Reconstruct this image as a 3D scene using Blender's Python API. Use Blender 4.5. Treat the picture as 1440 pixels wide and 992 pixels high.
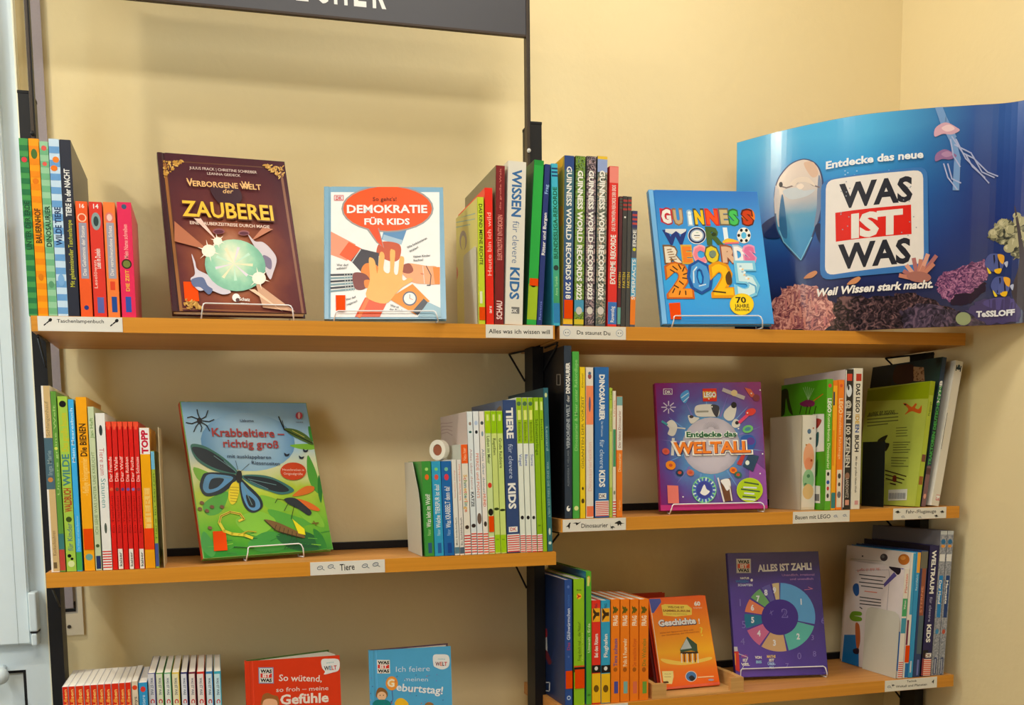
# Bookshop corner: two wall units of beech shelves with children's non-fiction books
import bpy, bmesh, math, random
import numpy as np
from mathutils import Vector, Matrix
for o in list(bpy.data.objects): bpy.data.objects.remove(o)
C = bpy.context.scene.collection
scn = bpy.context.scene
PI = math.pi
random.seed(4)

# ------------------------------------------------------------------ camera
F_, PX, PY = 1287.8, 613.9, 774.0
YAW, PITCH, ROLL = 0.2366, -0.0932, -0.0181
CP = np.array([0.3051, -1.8081, -0.281])
def _rot(yaw, pitch, roll):
    cy, sy, cp, sp = math.cos(yaw), math.sin(yaw), math.cos(pitch), math.sin(pitch)
    F = np.array([sy*cp, cy*cp, sp]); R = np.array([cy, -sy, 0]); U = np.cross(R, F)
    c, s = math.cos(roll), math.sin(roll)
    return np.array([c*R+s*U, -s*R+c*U, F])
RM = _rot(YAW, PITCH, ROLL)
cam_d = bpy.data.cameras.new('camera'); cam = bpy.data.objects.new('camera', cam_d); C.objects.link(cam)
cam_d.sensor_width = 36; cam_d.lens = 36*F_/1440
cam_d.shift_x = (720-PX)/1440; cam_d.shift_y = (PY-496)/1440
cam.matrix_world = Matrix(((RM[0][0], RM[1][0], -RM[2][0], CP[0]), (RM[0][1], RM[1][1], -RM[2][1], CP[1]),
                           (RM[0][2], RM[1][2], -RM[2][2], CP[2]), (0, 0, 0, 1)))
scn.camera = cam

# ------------------------------------------------------------------ light and exposure
w = bpy.data.worlds.new('sky'); scn.world = w; w.use_nodes = True
bg = w.node_tree.nodes['Background']; bg.inputs[0].default_value = (0.75, 0.88, 1.0, 1); bg.inputs[1].default_value = 2.5
scn.view_settings.view_transform = 'Standard'; scn.view_settings.look = 'None'
scn.view_settings.exposure = 0.30; scn.view_settings.gamma = 1
def area(name, loc, sx, sy, power, col, rot=(0, 0, 0)):
    l = bpy.data.lights.new(name, 'AREA'); l.shape = 'RECTANGLE'; l.size = sx; l.size_y = sy; l.energy = power; l.color = col
    o = bpy.data.objects.new(name, l); o.location = loc; o.rotation_euler = rot; C.objects.link(o); return o
area('ceiling_light', (1.12, -0.42, 1.55), 0.30, 0.30, 11, (1.0, 0.96, 0.88))
area('ceiling_light', (-1.02, -0.62, 1.35), 0.10, 0.10, 15, (1.0, 0.93, 0.80))
area('ceiling_light', (0.45, -1.95, 1.55), 1.9, 0.6, 35, (1.0, 0.95, 0.86))
# added unseen cool fill, standing in for daylight from the left
area('added_cool_fill', (-1.09, -0.95, 0.05), 1.2, 0.9, 12, (0.66, 0.84, 1.0), (0, math.radians(-90), math.radians(38)))

# ------------------------------------------------------------------ measuring: picture points on real planes
def ray(u, v): return np.array([(u-PX)/F_, -(v-PY)/F_, 1.0]) @ RM
def proj(P):
    q = RM @ (np.array(P, float)-CP); return PX+F_*q[0]/q[2], PY-F_*q[1]/q[2]
def at_y(u, v, Y): r = ray(u, v); return CP + r*(Y-CP[1])/r[1]
def x_at(u, Y, Z):
    x = 1.0
    for _ in range(12):
        a = proj((x, Y, Z))[0]; b = proj((x+1e-4, Y, Z))[0]; x += (u-a)/((b-a)/1e-4)
    return x
def z_at(X, v, Y):
    z = 0.0
    for _ in range(12):
        a = proj((X, Y, z))[1]; b = proj((X, Y, z+1e-4))[1]; z += (v-a)/((b-a)/1e-4)
    return z

# ------------------------------------------------------------------ materials
def lin(c): return tuple(((x/255)/12.92 if x/255 <= .04045 else ((x/255+.055)/1.055)**2.4) for x in c)
MC = {}
def new_mat(name):
    m = bpy.data.materials.new(name); m.use_nodes = True
    return m, m.node_tree.nodes, m.node_tree.links, m.node_tree.nodes['Principled BSDF']
def col(c, rough=.35, kind='print', var=.06, scale=40):
    """procedural colour: fine noise varies the tone slightly"""
    key = (tuple(c), rough, kind, var, scale)
    if key in MC: return MC[key]
    m, N, L, b = new_mat(kind)
    tc = N.new('ShaderNodeTexCoord'); no = N.new('ShaderNodeTexNoise'); no.inputs['Scale'].default_value = scale
    no.inputs['Detail'].default_value = 3
    L.new(tc.outputs['Object'], no.inputs['Vector'])
    mx = N.new('ShaderNodeMix'); mx.data_type = 'RGBA'
    l = lin(c)
    mx.inputs['A'].default_value = tuple(x*(1-var) for x in l)+(1,)
    mx.inputs['B'].default_value = tuple(min(1, x*(1+var)) for x in l)+(1,)
    L.new(no.outputs['Fac'], mx.inputs['Factor']); L.new(mx.outputs['Result'], b.inputs['Base Color'])
    b.inputs['Roughness'].default_value = rough; b.inputs['Specular IOR Level'].default_value = .35
    MC[key] = m; return m
def ramp_mat(kind, stops, axis='t', rough=.3, noise=.0, nscale=8, centre=(.5, .5), rad=.6, blotch=None):
    """printed colour gradient over the cover (UV 0..1): axis s, t or r (radial)"""
    m, N, L, b = new_mat(kind)
    uv = N.new('ShaderNodeUVMap'); sep = N.new('ShaderNodeSeparateXYZ')
    no = N.new('ShaderNodeTexNoise'); no.inputs['Scale'].default_value = nscale; no.inputs['Detail'].default_value = 5
    L.new(uv.outputs[0], no.inputs['Vector'])
    if axis == 'r':
        vm = N.new('ShaderNodeVectorMath'); vm.operation = 'DISTANCE'; L.new(uv.outputs[0], vm.inputs[0]); vm.inputs[1].default_value = (*centre, 0)
        mm = N.new('ShaderNodeMath'); mm.operation = 'DIVIDE'; L.new(vm.outputs['Value'], mm.inputs[0]); mm.inputs[1].default_value = rad; src = mm.outputs[0]
    elif axis == 'd':
        L.new(uv.outputs[0], sep.inputs[0]); mm = N.new('ShaderNodeMath'); mm.operation = 'ADD'
        L.new(sep.outputs[0], mm.inputs[0]); L.new(sep.outputs[1], mm.inputs[1])
        m2 = N.new('ShaderNodeMath'); m2.operation = 'MULTIPLY'; L.new(mm.outputs[0], m2.inputs[0]); m2.inputs[1].default_value = .5; src = m2.outputs[0]
    else:
        L.new(uv.outputs[0], sep.inputs[0]); src = sep.outputs[0 if axis == 's' else 1]
    if noise:
        a = N.new('ShaderNodeMath'); a.operation = 'SUBTRACT'; L.new(no.outputs['Fac'], a.inputs[0]); a.inputs[1].default_value = .5
        k = N.new('ShaderNodeMath'); k.operation = 'MULTIPLY_ADD'; L.new(a.outputs[0], k.inputs[0]); k.inputs[1].default_value = noise; L.new(src, k.inputs[2]); src = k.outputs[0]
    r = N.new('ShaderNodeValToRGB'); L.new(src, r.inputs[0]); e = r.color_ramp.elements
    while len(e) < len(stops): e.new(.5)
    for i, (p, c) in enumerate(stops): e[i].position = p; e[i].color = (*lin(c), 1)
    out = r.outputs[0]
    if blotch:
        c2, sc, th = blotch
        n2 = N.new('ShaderNodeTexNoise'); n2.inputs['Scale'].default_value = sc; n2.inputs['Detail'].default_value = 6; L.new(uv.outputs[0], n2.inputs['Vector'])
        r2 = N.new('ShaderNodeValToRGB'); L.new(n2.outputs['Fac'], r2.inputs[0]); r2.color_ramp.elements[0].position = th; r2.color_ramp.elements[1].position = th+.12
        mx = N.new('ShaderNodeMix'); mx.data_type = 'RGBA'; L.new(r2.outputs[0], mx.inputs['Factor']); L.new(out, mx.inputs['A']); mx.inputs['B'].default_value = (*lin(c2), 1); out = mx.outputs['Result']
    L.new(out, b.inputs['Base Color']); b.inputs['Roughness'].default_value = rough
    return m
def speck_mat(kind, c1, c2, c3, scale=60, rough=.35):
    """cellular printed texture: corals, foliage, foil"""
    key = (kind, c1, c2, c3, scale)
    if key in MC: return MC[key]
    m, N, L, b = new_mat(kind)
    uv = N.new('ShaderNodeTexCoord'); vo = N.new('ShaderNodeTexVoronoi'); vo.inputs['Scale'].default_value = scale
    no = N.new('ShaderNodeTexNoise'); no.inputs['Scale'].default_value = scale*.5; no.inputs['Detail'].default_value = 6
    L.new(uv.outputs['Object'], vo.inputs['Vector']); L.new(uv.outputs['Object'], no.inputs['Vector'])
    ad = N.new('ShaderNodeMath'); ad.operation = 'ADD'; L.new(vo.outputs['Distance'], ad.inputs[0]); L.new(no.outputs['Fac'], ad.inputs[1])
    r = N.new('ShaderNodeValToRGB'); L.new(ad.outputs[0], r.inputs[0]); e = r.color_ramp.elements; e.new(.5)
    for i, (p, c) in enumerate(((.5, c1), (.8, c2), (1.0, c3))): e[i].position = p; e[i].color = (*lin(c), 1)
    L.new(r.outputs[0], b.inputs['Base Color']); b.inputs['Roughness'].default_value = rough
    MC[key] = m; return m
def coral_mat(c1, c2, c3, scale=70):
    """branching coral print: distorted noise in three tones"""
    m, N, L, b = new_mat('coral_ink')
    tc = N.new('ShaderNodeTexCoord'); no = N.new('ShaderNodeTexNoise'); no.inputs['Scale'].default_value = scale; no.inputs['Detail'].default_value = 5; no.inputs['Distortion'].default_value = 2.2
    L.new(tc.outputs['Object'], no.inputs['Vector'])
    r = N.new('ShaderNodeValToRGB'); L.new(no.outputs['Fac'], r.inputs[0]); e = r.color_ramp.elements; e.new(.5)
    for i, (p, c) in enumerate(((.38, c1), (.52, c2), (.64, c3))): e[i].position = p; e[i].color = (*lin(c), 1)
    L.new(r.outputs[0], b.inputs['Base Color']); b.inputs['Roughness'].default_value = .2
    return m
def wall_mat():
    m, N, L, b = new_mat('painted_wall')
    tc = N.new('ShaderNodeTexCoord'); n1 = N.new('ShaderNodeTexNoise'); n1.inputs['Scale'].default_value = 1.5; n1.inputs['Detail'].default_value = 6
    L.new(tc.outputs['Object'], n1.inputs['Vector'])
    mx = N.new('ShaderNodeMix'); mx.data_type = 'RGBA'; mx.inputs['A'].default_value = (*lin((232, 213, 164)), 1); mx.inputs['B'].default_value = (*lin((240, 223, 177)), 1)
    L.new(n1.outputs['Fac'], mx.inputs['Factor']); L.new(mx.outputs['Result'], b.inputs['Base Color']); b.inputs['Roughness'].default_value = .85
    n2 = N.new('ShaderNodeTexNoise'); n2.inputs['Scale'].default_value = 35; n2.inputs['Detail'].default_value = 6; L.new(tc.outputs['Object'], n2.inputs['Vector'])
    bp = N.new('ShaderNodeBump'); bp.inputs['Strength'].default_value = .12; bp.inputs['Distance'].default_value = .01; L.new(n2.outputs['Fac'], bp.inputs['Height']); L.new(bp.outputs[0], b.inputs['Normal'])
    return m
def wood_mat(kind, a, c, rough=.42):
    m, N, L, b = new_mat(kind)
    tc = N.new('ShaderNodeTexCoord'); mp = N.new('ShaderNodeMapping'); mp.inputs['Scale'].default_value = (1.5, 30, 90)
    n1 = N.new('ShaderNodeTexNoise'); n1.inputs['Scale'].default_value = 1.6; n1.inputs['Detail'].default_value = 8
    L.new(tc.outputs['Object'], mp.inputs[0]); L.new(mp.outputs[0], n1.inputs['Vector'])
    r = N.new('ShaderNodeValToRGB'); L.new(n1.outputs['Fac'], r.inputs[0]); r.color_ramp.elements[0].position = .35; r.color_ramp.elements[1].position = .7
    r.color_ramp.elements[0].color = (*lin(a), 1); r.color_ramp.elements[1].color = (*lin(c), 1)
    L.new(r.outputs[0], b.inputs['Base Color']); b.inputs['Roughness'].default_value = rough
    return m
WALL = wall_mat()
BEECH = wood_mat('beech_veneer', (196, 132, 62), (214, 152, 80))
BEECH_EDGE = wood_mat('beech_edge_band', (206, 136, 36), (220, 150, 46), .4)
PINE = wood_mat('tray_wood', (196, 148, 84), (214, 168, 104), .5)
BLACK = col((20, 21, 25), .45, 'black_metal')
WHITE_PVC = col((226, 240, 246), .3, 'white_plastic', .02)
PAGES = col((236, 232, 220), .8, 'paper', .05, 300)
PLATE = col((205, 203, 190), .4, 'grey_enamel', .02)
WIRE = col((235, 236, 240), .2, 'clear_wire', .01)
STICK = col((228, 72, 0), .6, 'sticker', .02); STICK.node_tree.nodes['Principled BSDF'].inputs['Specular IOR Level'].default_value = .1

# ------------------------------------------------------------------ object helpers
def link(o, parent=None):
    C.objects.link(o)
    if parent is not None: o.parent = parent
    return o
def tag(o, label, cat, group=None):
    o['label'] = label; o['category'] = cat
    if group: o['group'] = group
    return o
def thing(name, label, cat, loc=(0, 0, 0), group=None):
    o = bpy.data.objects.new(name, None); o.empty_display_size = .02; C.objects.link(o); o.location = loc
    return tag(o, label, cat, group)
def obj(name, bm, m, parent=None, smooth=False):
    me = bpy.data.meshes.new(name); bmesh.ops.recalc_face_normals(bm, faces=bm.faces); bm.to_mesh(me); bm.free()
    for x in (m if isinstance(m, (list, tuple)) else [m]): me.materials.append(x)
    if smooth:
        for p in me.polygons: p.use_smooth = True
    return link(bpy.data.objects.new(name, me), parent)
def add_box(bm, x0, x1, y0, y1, z0, z1, mi=0):
    v = [bm.verts.new(p) for p in ((x0, y0, z0), (x1, y0, z0), (x1, y1, z0), (x0, y1, z0), (x0, y0, z1), (x1, y0, z1), (x1, y1, z1), (x0, y1, z1))]
    for f in ((0, 3, 2, 1), (4, 5, 6, 7), (0, 1, 5, 4), (1, 2, 6, 5), (2, 3, 7, 6), (3, 0, 4, 7)):
        bm.faces.new([v[i] for i in f]).material_index = mi
def box(*a, bev=0, seg=2):
    bm = bmesh.new(); add_box(bm, *a)
    if bev: bmesh.ops.bevel(bm, geom=bm.edges[:], offset=bev, segments=seg, affect='EDGES', profile=.5)
    return bm
def extrude_poly(pts, z0, z1, axis='z'):
    bm = bmesh.new()
    def P(a, b, c): return (a, b, c) if axis == 'z' else ((a, c, b) if axis == 'y' else (c, a, b))
    lo = [bm.verts.new(P(x, y, z0)) for x, y in pts]; hi = [bm.verts.new(P(x, y, z1)) for x, y in pts]
    bm.faces.new(lo[::-1]); bm.faces.new(hi); n = len(pts)
    for i in range(n): bm.faces.new((lo[i], lo[(i+1) % n], hi[(i+1) % n], hi[i]))
    return bm
def tube(bm, pts, r, seg=8, closed=False):
    pts = [Vector(p) for p in pts]; n = len(pts); rings = []
    for i, p in enumerate(pts):
        a = pts[i-1] if (i > 0 or closed) else p; b = pts[(i+1) % n] if (i < n-1 or closed) else p
        t = (b-a).normalized(); s = t.cross(Vector((0, 0, 1)))
        if s.length < .01: s = t.cross(Vector((0, 1, 0)))
        s.normalize(); q = t.cross(s)
        rings.append([bm.verts.new(p+(s*math.cos(k*2*PI/seg)+q*math.sin(k*2*PI/seg))*r) for k in range(seg)])
    for i in range(n if closed else n-1):
        A, B = rings[i], rings[(i+1) % n]
        for k in range(seg): bm.faces.new((A[k], A[(k+1) % seg], B[(k+1) % seg], B[k]))
    if not closed: bm.faces.new(rings[0][::-1]); bm.faces.new(rings[-1])
def disc(bm, c, r, depth, seg=20, axis='y'):
    pts = [(c[0]+r*math.cos(k*2*PI/seg), c[2]+r*math.sin(k*2*PI/seg)) for k in range(seg)]
    lo = [bm.verts.new((x, c[1], z)) for x, z in pts]; hi = [bm.verts.new((x, c[1]-depth, z)) for x, z in pts]
    bm.faces.new(lo); bm.faces.new(hi[::-1])
    for i in range(seg): bm.faces.new((lo[i], lo[(i+1) % seg], hi[(i+1) % seg], hi[i]))

# ------------------------------------------------------------------ lettering: glyphs cut once from the built-in font
GC = {}
def _mesh_of(s, off):
    cu = bpy.data.curves.new('g', 'FONT'); cu.body = s; cu.size = 1; cu.offset = off; cu.resolution_u = 2; cu.fill_mode = 'BOTH'
    o = bpy.data.objects.new('g', cu); me = o.to_mesh()
    v = [(p.co.x, p.co.y) for p in me.vertices]; f = [tuple(p.vertices) for p in me.polygons]
    o.to_mesh_clear(); bpy.data.objects.remove(o); bpy.data.curves.remove(cu)
    return v, f
def _wid(s):
    v, f = _mesh_of(s, 0); xs = [p[0] for p in v]; return max(xs)-min(xs)
BASE_W = None
def glyph(ch, off):
    global BASE_W
    k = (ch, off)
    if k not in GC:
        if BASE_W is None: BASE_W = _wid('HH')
        v, f = _mesh_of(ch, off) if ch != ' ' else ([], [])
        kw = ('w', ch)
        if kw not in GC: GC[kw] = _wid('H'+ch+'H')-BASE_W
        GC[k] = (v, f, GC[kw])
    return GC[k]
CAP = .69

class Art:
    """flat print on one face of a thing: polygons and lettering in the face's own plane"""
    def __init__(s, root, w, h, face='front', matw=None, curve=None):
        s.M = np.array(matw if matw is not None else Matrix.Translation(root.location) @ root.rotation_euler.to_matrix().to_4x4())
        s.root, s.w, s.h, s.face, s.curve = root, w, h, face, curve
        s.v, s.f, s.m, s.mats = [], [], [], []; s.lay = 0; s.o = (0, 0, 1)
        ax = {'front': ((1, 0, 0), (0, 0, 1)), 'left': ((0, 1, 0), (0, 0, 1))}[face]
        s.O = s.M[:3, 3]; s.S = s.M[:3, :3] @ np.array(ax[0]); s.T = s.M[:3, :3] @ np.array(ax[1])
    def view(s, ox, oy, sc): s.o = (ox, oy, sc); return s
    def P(s, x, y):
        """picture point -> face coordinates (metres)"""
        u, v = s.o[0]+x/s.o[2], s.o[1]+y/s.o[2]
        if s.curve: return s.curve(u, v)
        r = ray(u, v); n = np.cross(s.S, s.T); q = CP + r*(np.dot(s.O-CP, n)/np.dot(r, n)) - s.O
        return float(q @ s.S), float(q @ s.T)
    def mi(s, c):
        m = c if isinstance(c, bpy.types.Material) else col(c, .32, 'cover_ink', .05)
        if m not in s.mats: s.mats.append(m)
        return s.mats.index(m)
    def raw(s, pts, faces, c):
        b = len(s.v); s.lay += 1; k = s.mi(c)
        s.v += [(x, y, s.lay) for x, y in pts]; s.f += [tuple(b+i for i in f) for f in faces]; s.m += [k]*len(faces)
    def clip(s, pts):
        e = .0002
        return [(min(max(x, e), s.w-e), min(max(y, e), s.h-e)) for x, y in pts]
    def poly(s, pts, c, local=False):
        p = s.clip(pts if local else [s.P(*q) for q in pts]); s.raw(p, [tuple(range(len(p)))], c)
    def rect(s, x0, x1, z0, z1, c): s.poly([(x0, z0), (x1, z0), (x1, z1), (x0, z1)], c, True)
    def fill(s, c, m=0): s.rect(m, s.w-m, m, s.h-m, c)
    def blob(s, pts, c, n=5):
        out = []; k = len(pts)
        for i in range(k):
            p0, p1, p2, p3 = (np.array(pts[(i+j) % k], float) for j in (-1, 0, 1, 2))
            for q in range(n):
                t = q/n; out.append(tuple(.5*((2*p1)+(-p0+p2)*t+(2*p0-5*p1+4*p2-p3)*t*t+(-p0+3*p1-3*p2+p3)*t**3)))
        s.poly(out, c)
    def ell(s, cx, cy, rx, ry, c, rot=0, n=28):
        a = math.radians(rot)
        s.poly([(cx+rx*math.cos(k*2*PI/n)*math.cos(a)-ry*math.sin(k*2*PI/n)*math.sin(a), cy+rx*math.cos(k*2*PI/n)*math.sin(a)+ry*math.sin(k*2*PI/n)*math.cos(a)) for k in range(n)], c)
    def sector(s, cx, cy, rx, ry, r0, a0, a1, c, n=12):
        A = [math.radians(a0+(a1-a0)*k/n) for k in range(n+1)]
        s.poly([(cx+rx*math.cos(a), cy+ry*math.sin(a)) for a in A]+[(cx+rx*r0*math.cos(a), cy+ry*r0*math.sin(a)) for a in A[::-1]], c)
    def line(s, pts, wd, c):
        pv, pf = [], []
        for (x0, y0), (x1, y1) in zip(pts, pts[1:]):
            dx, dy = x1-x0, y1-y0; l = math.hypot(dx, dy) or 1; nx, ny = -dy/l*wd/2, dx/l*wd/2; ex, ey = dx/l*wd*.3, dy/l*wd*.3
            b = len(pv); pv += [s.P(x0+nx-ex, y0+ny-ey), s.P(x1+nx+ex, y1+ny+ey), s.P(x1-nx+ex, y1-ny+ey), s.P(x0-nx-ex, y0-ny-ey)]; pf.append((b, b+1, b+2, b+3))
        s.raw(s.clip(pv), pf, c)
    def _text(s, txt, a, xv, yv, c, off, slant=0, jit=0):
        cols = c if isinstance(c, list) else [c]; x = 0; groups = {}
        for i, ch in enumerate(txt):
            v, f, adv = glyph(ch, off); k = len([q for q in txt[:i] if q != ' ']) % len(cols); g = groups.setdefault(k, ([], []))
            b = len(g[0]); dy = random.uniform(-jit, jit) if jit else 0
            g[0].extend((a[0]+xv[0]*(px+x+slant*py)+yv[0]*(py+dy), a[1]+xv[1]*(px+x+slant*py)+yv[1]*(py+dy)) for px, py in v)
            g[1].extend(tuple(b+j for j in q) for q in f); x += adv
        for k, (v, f) in groups.items():
            if v: s.raw(s.clip(v), f, cols[k])
    def width(s, txt): return sum(glyph(ch, 0)[2] for ch in txt)
    def text(s, txt, A, B, hgt, c, bold=0, slant=0, jit=0):
        """baseline runs from picture point A to B, cap height hgt (picture units)"""
        a, b = np.array(s.P(*A)), np.array(s.P(*B)); t = np.array(s.P(A[0], A[1]-hgt))
        W = s.width(txt); xv = (b-a)/W; H = np.linalg.norm(t-a)/CAP; d = (b-a)/np.linalg.norm(b-a); yv = np.array((-d[1], d[0]))*H
        s._text(txt, a, xv, yv, c, bold, slant, jit)
    def vtext(s, txt, z0, z1, c, size=.6, d='u', bold=.01, xc=.5, slant=0):
        """lettering running along a spine between heights z0<z1; u = reads upwards, d = downwards"""
        W = s.width(txt); L_ = (z1-z0)/W; H = s.w*size
        if d == 'u': a = (s.w*xc+H/2, z0); xv = (0, L_); yv = (-H/CAP, 0)
        else: a = (s.w*xc-H/2, z1); xv = (0, -L_); yv = (H/CAP, 0)
        s._text(txt, a, xv, yv, c, bold, slant)
    def build(s, name='cover_print', parent=None, base=.00025, step=.00002):
        if not s.f: return None
        me = bpy.data.meshes.new(name)
        if s.face == 'front': co = [(x, -base-l*step, z) for x, z, l in s.v]
        else: co = [(-base-l*step, x, z) for x, z, l in s.v]
        me.from_pydata(co, [], s.f)
        for m in s.mats: me.materials.append(m)
        me.polygons.foreach_set('material_index', s.m)
        uv = me.uv_layers.new(name='UVMap'); W, H = s.w, s.h
        li = np.zeros(len(me.loops), dtype=np.int32); me.loops.foreach_get('vertex_index', li)
        arr = np.array([(x/W, z/H) for x, z, l in s.v]); uv.data.foreach_set('uv', arr[li].ravel())
        me.update()
        return link(bpy.data.objects.new(name, me), parent or s.root)

# ------------------------------------------------------------------ shelf system numbers (metres)
Z1, Z2, Z3, Z4, Z5 = 0.0, -0.4683, -0.4006, -0.8057, -0.92
XL, XM0, XM1, XR = -0.004, 1.0, 1.0115, 2.0116
DEP, THK, WY = 0.248, 0.028, 0.275
SIDE = 2.046
Y0 = .006   # spine line

# ------------------------------------------------------------------ room
def struct(name, bm, m):
    o = obj(name, bm, m); o['kind'] = 'structure'; return o
struct('wall_back', box(-.10, SIDE+.1, WY, WY+.12, -1.8, 1.6), WALL)
struct('wall_right', box(SIDE, SIDE+.1, -4.0, WY, -1.8, 1.6), WALL)
bmw = bmesh.new(); add_box(bmw, -1.16, -1.12, WY, WY+.12, -1.8, 1.6); add_box(bmw, -1.12, -.10, WY, WY+.12, .85, 1.6); add_box(bmw, -1.12, -.10, WY, WY+.12, -1.8, -1.25)
struct('wall_back_left', bmw, WALL)
struct('wall_left', box(-1.26, -1.16, -4.0, WY+.12, -1.8, 1.6), WALL)
struct('wall_front', box(-1.26, SIDE+.1, -4.1, -4.0, -1.8, 1.6), col((120, 104, 84), .8, 'dark_shelving', .1, 3))
struct('ceiling', box(-1.26, SIDE+.1, -4.1, WY+.12, 1.6, 1.65), col((190, 186, 176), .9, 'ceiling_paint', .02))
struct('floor', box(-1.26, SIDE+.1, -4.1, WY+.12, -1.85, -1.8), col((96, 84, 72), .7, 'floor_covering', .1, 3))
# window at the left: white plastic frame, sash with hinge, glass beyond the picture edge, lower fixed light
win = bpy.data.objects.new('window_1', None); C.objects.link(win); win.location = (0, 0, 0); win['kind'] = 'structure'
FX, YF = -.049, WY-.024
b = bmesh.new()
add_box(b, FX-.048, FX, YF, WY+.05, -1.25, .86); add_box(b, -1.14, -1.09, YF, WY+.05, -1.25, .86)
add_box(b, -1.09, FX-.048, YF, WY+.05, .80, .86); add_box(b, -1.09, FX-.048, YF, WY+.05, -.698, -.60); add_box(b, -1.09, FX-.048, YF, WY+.05, -1.25, -1.19)
obj('window_frame', b, WHITE_PVC, win)
obj('frame_edge', box(FX-.0005, FX+.0025, YF-.003, WY, -1.25, .86), col((250, 248, 225), .4, 'edge_strip', .01), win)
b = bmesh.new(); sx1 = -.079; ys = YF-.022
add_box(b, sx1-.085, sx1, ys, YF-.0005, -.640, .84); add_box(b, -1.12, -1.04, ys, YF-.0005, -.640, .84)
add_box(b, -1.04, sx1-.085, ys, YF-.0005, .75, .84); add_box(b, -1.04, sx1-.085, ys, YF-.0005, -.640, -.54)
bmesh.ops.bevel(b, geom=[e for e in b.edges if abs(e.verts[0].co.y-ys) < 1e-5 and abs(e.verts[1].co.y-ys) < 1e-5], offset=.003, segments=2, affect='EDGES')
obj('sash', b, WHITE_PVC, win)
obj('sash_seam', box(-.104, -.1035, ys-.0006, ys+.001, -.640, .84), col((150, 165, 165), .5, 'seam', .02), win)
glassm, N, L, bb = new_mat('window_glass'); bb.inputs['Roughness'].default_value = .0; bb.inputs['Transmission Weight'].default_value = 1; bb.inputs['IOR'].default_value = 1.05
obj('pane', box(-1.04, sx1-.085, YF-.012, YF-.008, -.54, .75), glassm, win)
b = bmesh.new(); add_box(b, -1.09, FX-.048, YF+.004, YF+.008, -.7045, -.698); add_box(b, FX-.0545, FX-.048, YF+.004, YF+.008, -1.19, -.7045)
obj('gasket', b, col((25, 26, 30), .6, 'rubber', .02), win)
obj('lower_panel', box(-1.09, FX-.048, YF+.0085, YF+.02, -1.19, -.698), WHITE_PVC, win)
obj('hinge', box(-.0785, -.0625, ys-.014, YF-.001, -.612, -.530, bev=.003), WHITE_PVC, win)
obj('hinge_gap', box(-.0775, -.0635, ys-.012, YF-.002, -.6155, -.6125), col((40, 40, 45), .5, 'rubber', .02), win)
obj('hinge_pin', box(-.0765, -.0645, ys-.013, YF-.001, -.642, -.616, bev=.003), WHITE_PVC, win)
b = bmesh.new(); bmesh.ops.create_uvsphere(b, u_segments=20, v_segments=12, radius=.018)
bmesh.ops.translate(b, verts=b.verts, vec=(-.142, YF-.03, -.702)); obj('knob', b, WHITE_PVC, win, True)
b = bmesh.new(); tube(b, [(-.142, YF, -.690), (-.142, YF-.025, -.700)], .008, 12); obj('knob_stem', b, WHITE_PVC, win, True)
lamp_frame = bpy.data.objects.new('unseen_lamp_frame', None); C.objects.link(lamp_frame); lamp_frame['kind'] = 'structure'  # unseen frame added around the cool fill light; the wall behind is solid
b = bmesh.new()
for a in (-1.50, -.44): add_box(b, -1.16, -1.13, a, a+.07, -.7, .8)
add_box(b, -1.16, -1.13, -1.43, -.44, .73, .8); add_box(b, -1.16, -1.13, -1.43, -.44, -.7, -.63)
obj('window_frame', b, WHITE_PVC, lamp_frame)  # boxes of the added frame

# roller-shutter belt and its winder in the wall
t = thing('shutter_belt', 'grey woven roller shutter belt hanging down the wall beside the white window', 'belt', (-.009, WY, -.573))
ms = col((158, 148, 152), .8, 'woven_belt', .08, 250)
obj('strap', box(-.011, .011, -.010, -.008, 0, 1.5), ms, t)
obj('selvedge', box(-.013, -.011, -.0105, -.0075, 0, 1.5), col((205, 200, 195), .8, 'woven_belt', .05, 250), t)
t = thing('belt_winder', 'cream shutter belt winder plate with a slot and screw under the belt', 'belt winder', (0, WY, -.59))
cp = col((226, 214, 188), .4, 'cream_plastic', .02)
bp_ = bmesh.new()
add_box(bp_, -.033, .020, -.006, 0, -.043, .004); add_box(bp_, -.033, .020, -.006, 0, .10, .125)
add_box(bp_, -.033, -.022, -.006, 0, .004, .10); add_box(bp_, .010, .020, -.006, 0, .004, .10)
obj('plate', bp_, cp, t)
obj('recess', box(-.022, .010, -.0025, -.0003, .004, .10), col((196, 188, 176), .5, 'cream_plastic', .02), t)
obj('belt_slot', box(-.018, .0055, -.0045, -.0027, .008, .0145), col((24, 22, 24), .6, 'dark_plastic', .02), t)
obj('slot_side', box(.0030, .0055, -.0045, -.0027, .0146, .030), col((30, 28, 32), .6, 'dark_plastic', .02), t)
b = bmesh.new(); disc(b, (-.009, -.006, -.024), .004, .0015, 14); obj('screw', b, col((70, 64, 56), .35, 'screw', .03), t)

# ------------------------------------------------------------------ posts, sign, shelves
PY0, PY1 = .12, .172
def post(xc, label, top):
    t = thing('shelf_post', label, 'post', (xc, PY0, -1.8))
    b = bmesh.new(); hw = .0125
    add_box(b, -hw, hw, 0, PY1-PY0, 0, 1.8+top-.006); obj('upright', b, BLACK, t)
    obj('end_cap', box(-hw-.0008, hw+.0008, -.0008, PY1-PY0+.0008, 1.8+top-.006, 1.8+top, bev=.001), col((14, 14, 18), .6, 'plastic_cap', .02), t)
    obj('foot', box(-.0135, .0135, -.001, PY1-PY0+.001, .0, .02), BLACK, t)
    b = bmesh.new(); add_box(b, -.012, .012, PY1-PY0, WY-PY0, .10, .115); obj('wall_tie', b, BLACK, t)
    return t
XP = (-.0125, 1.0065, 2.022)
post(XP[0], 'black steel upright at the left end of the shelves beside the window', z_at(-.0125, 127, PY0))
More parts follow.
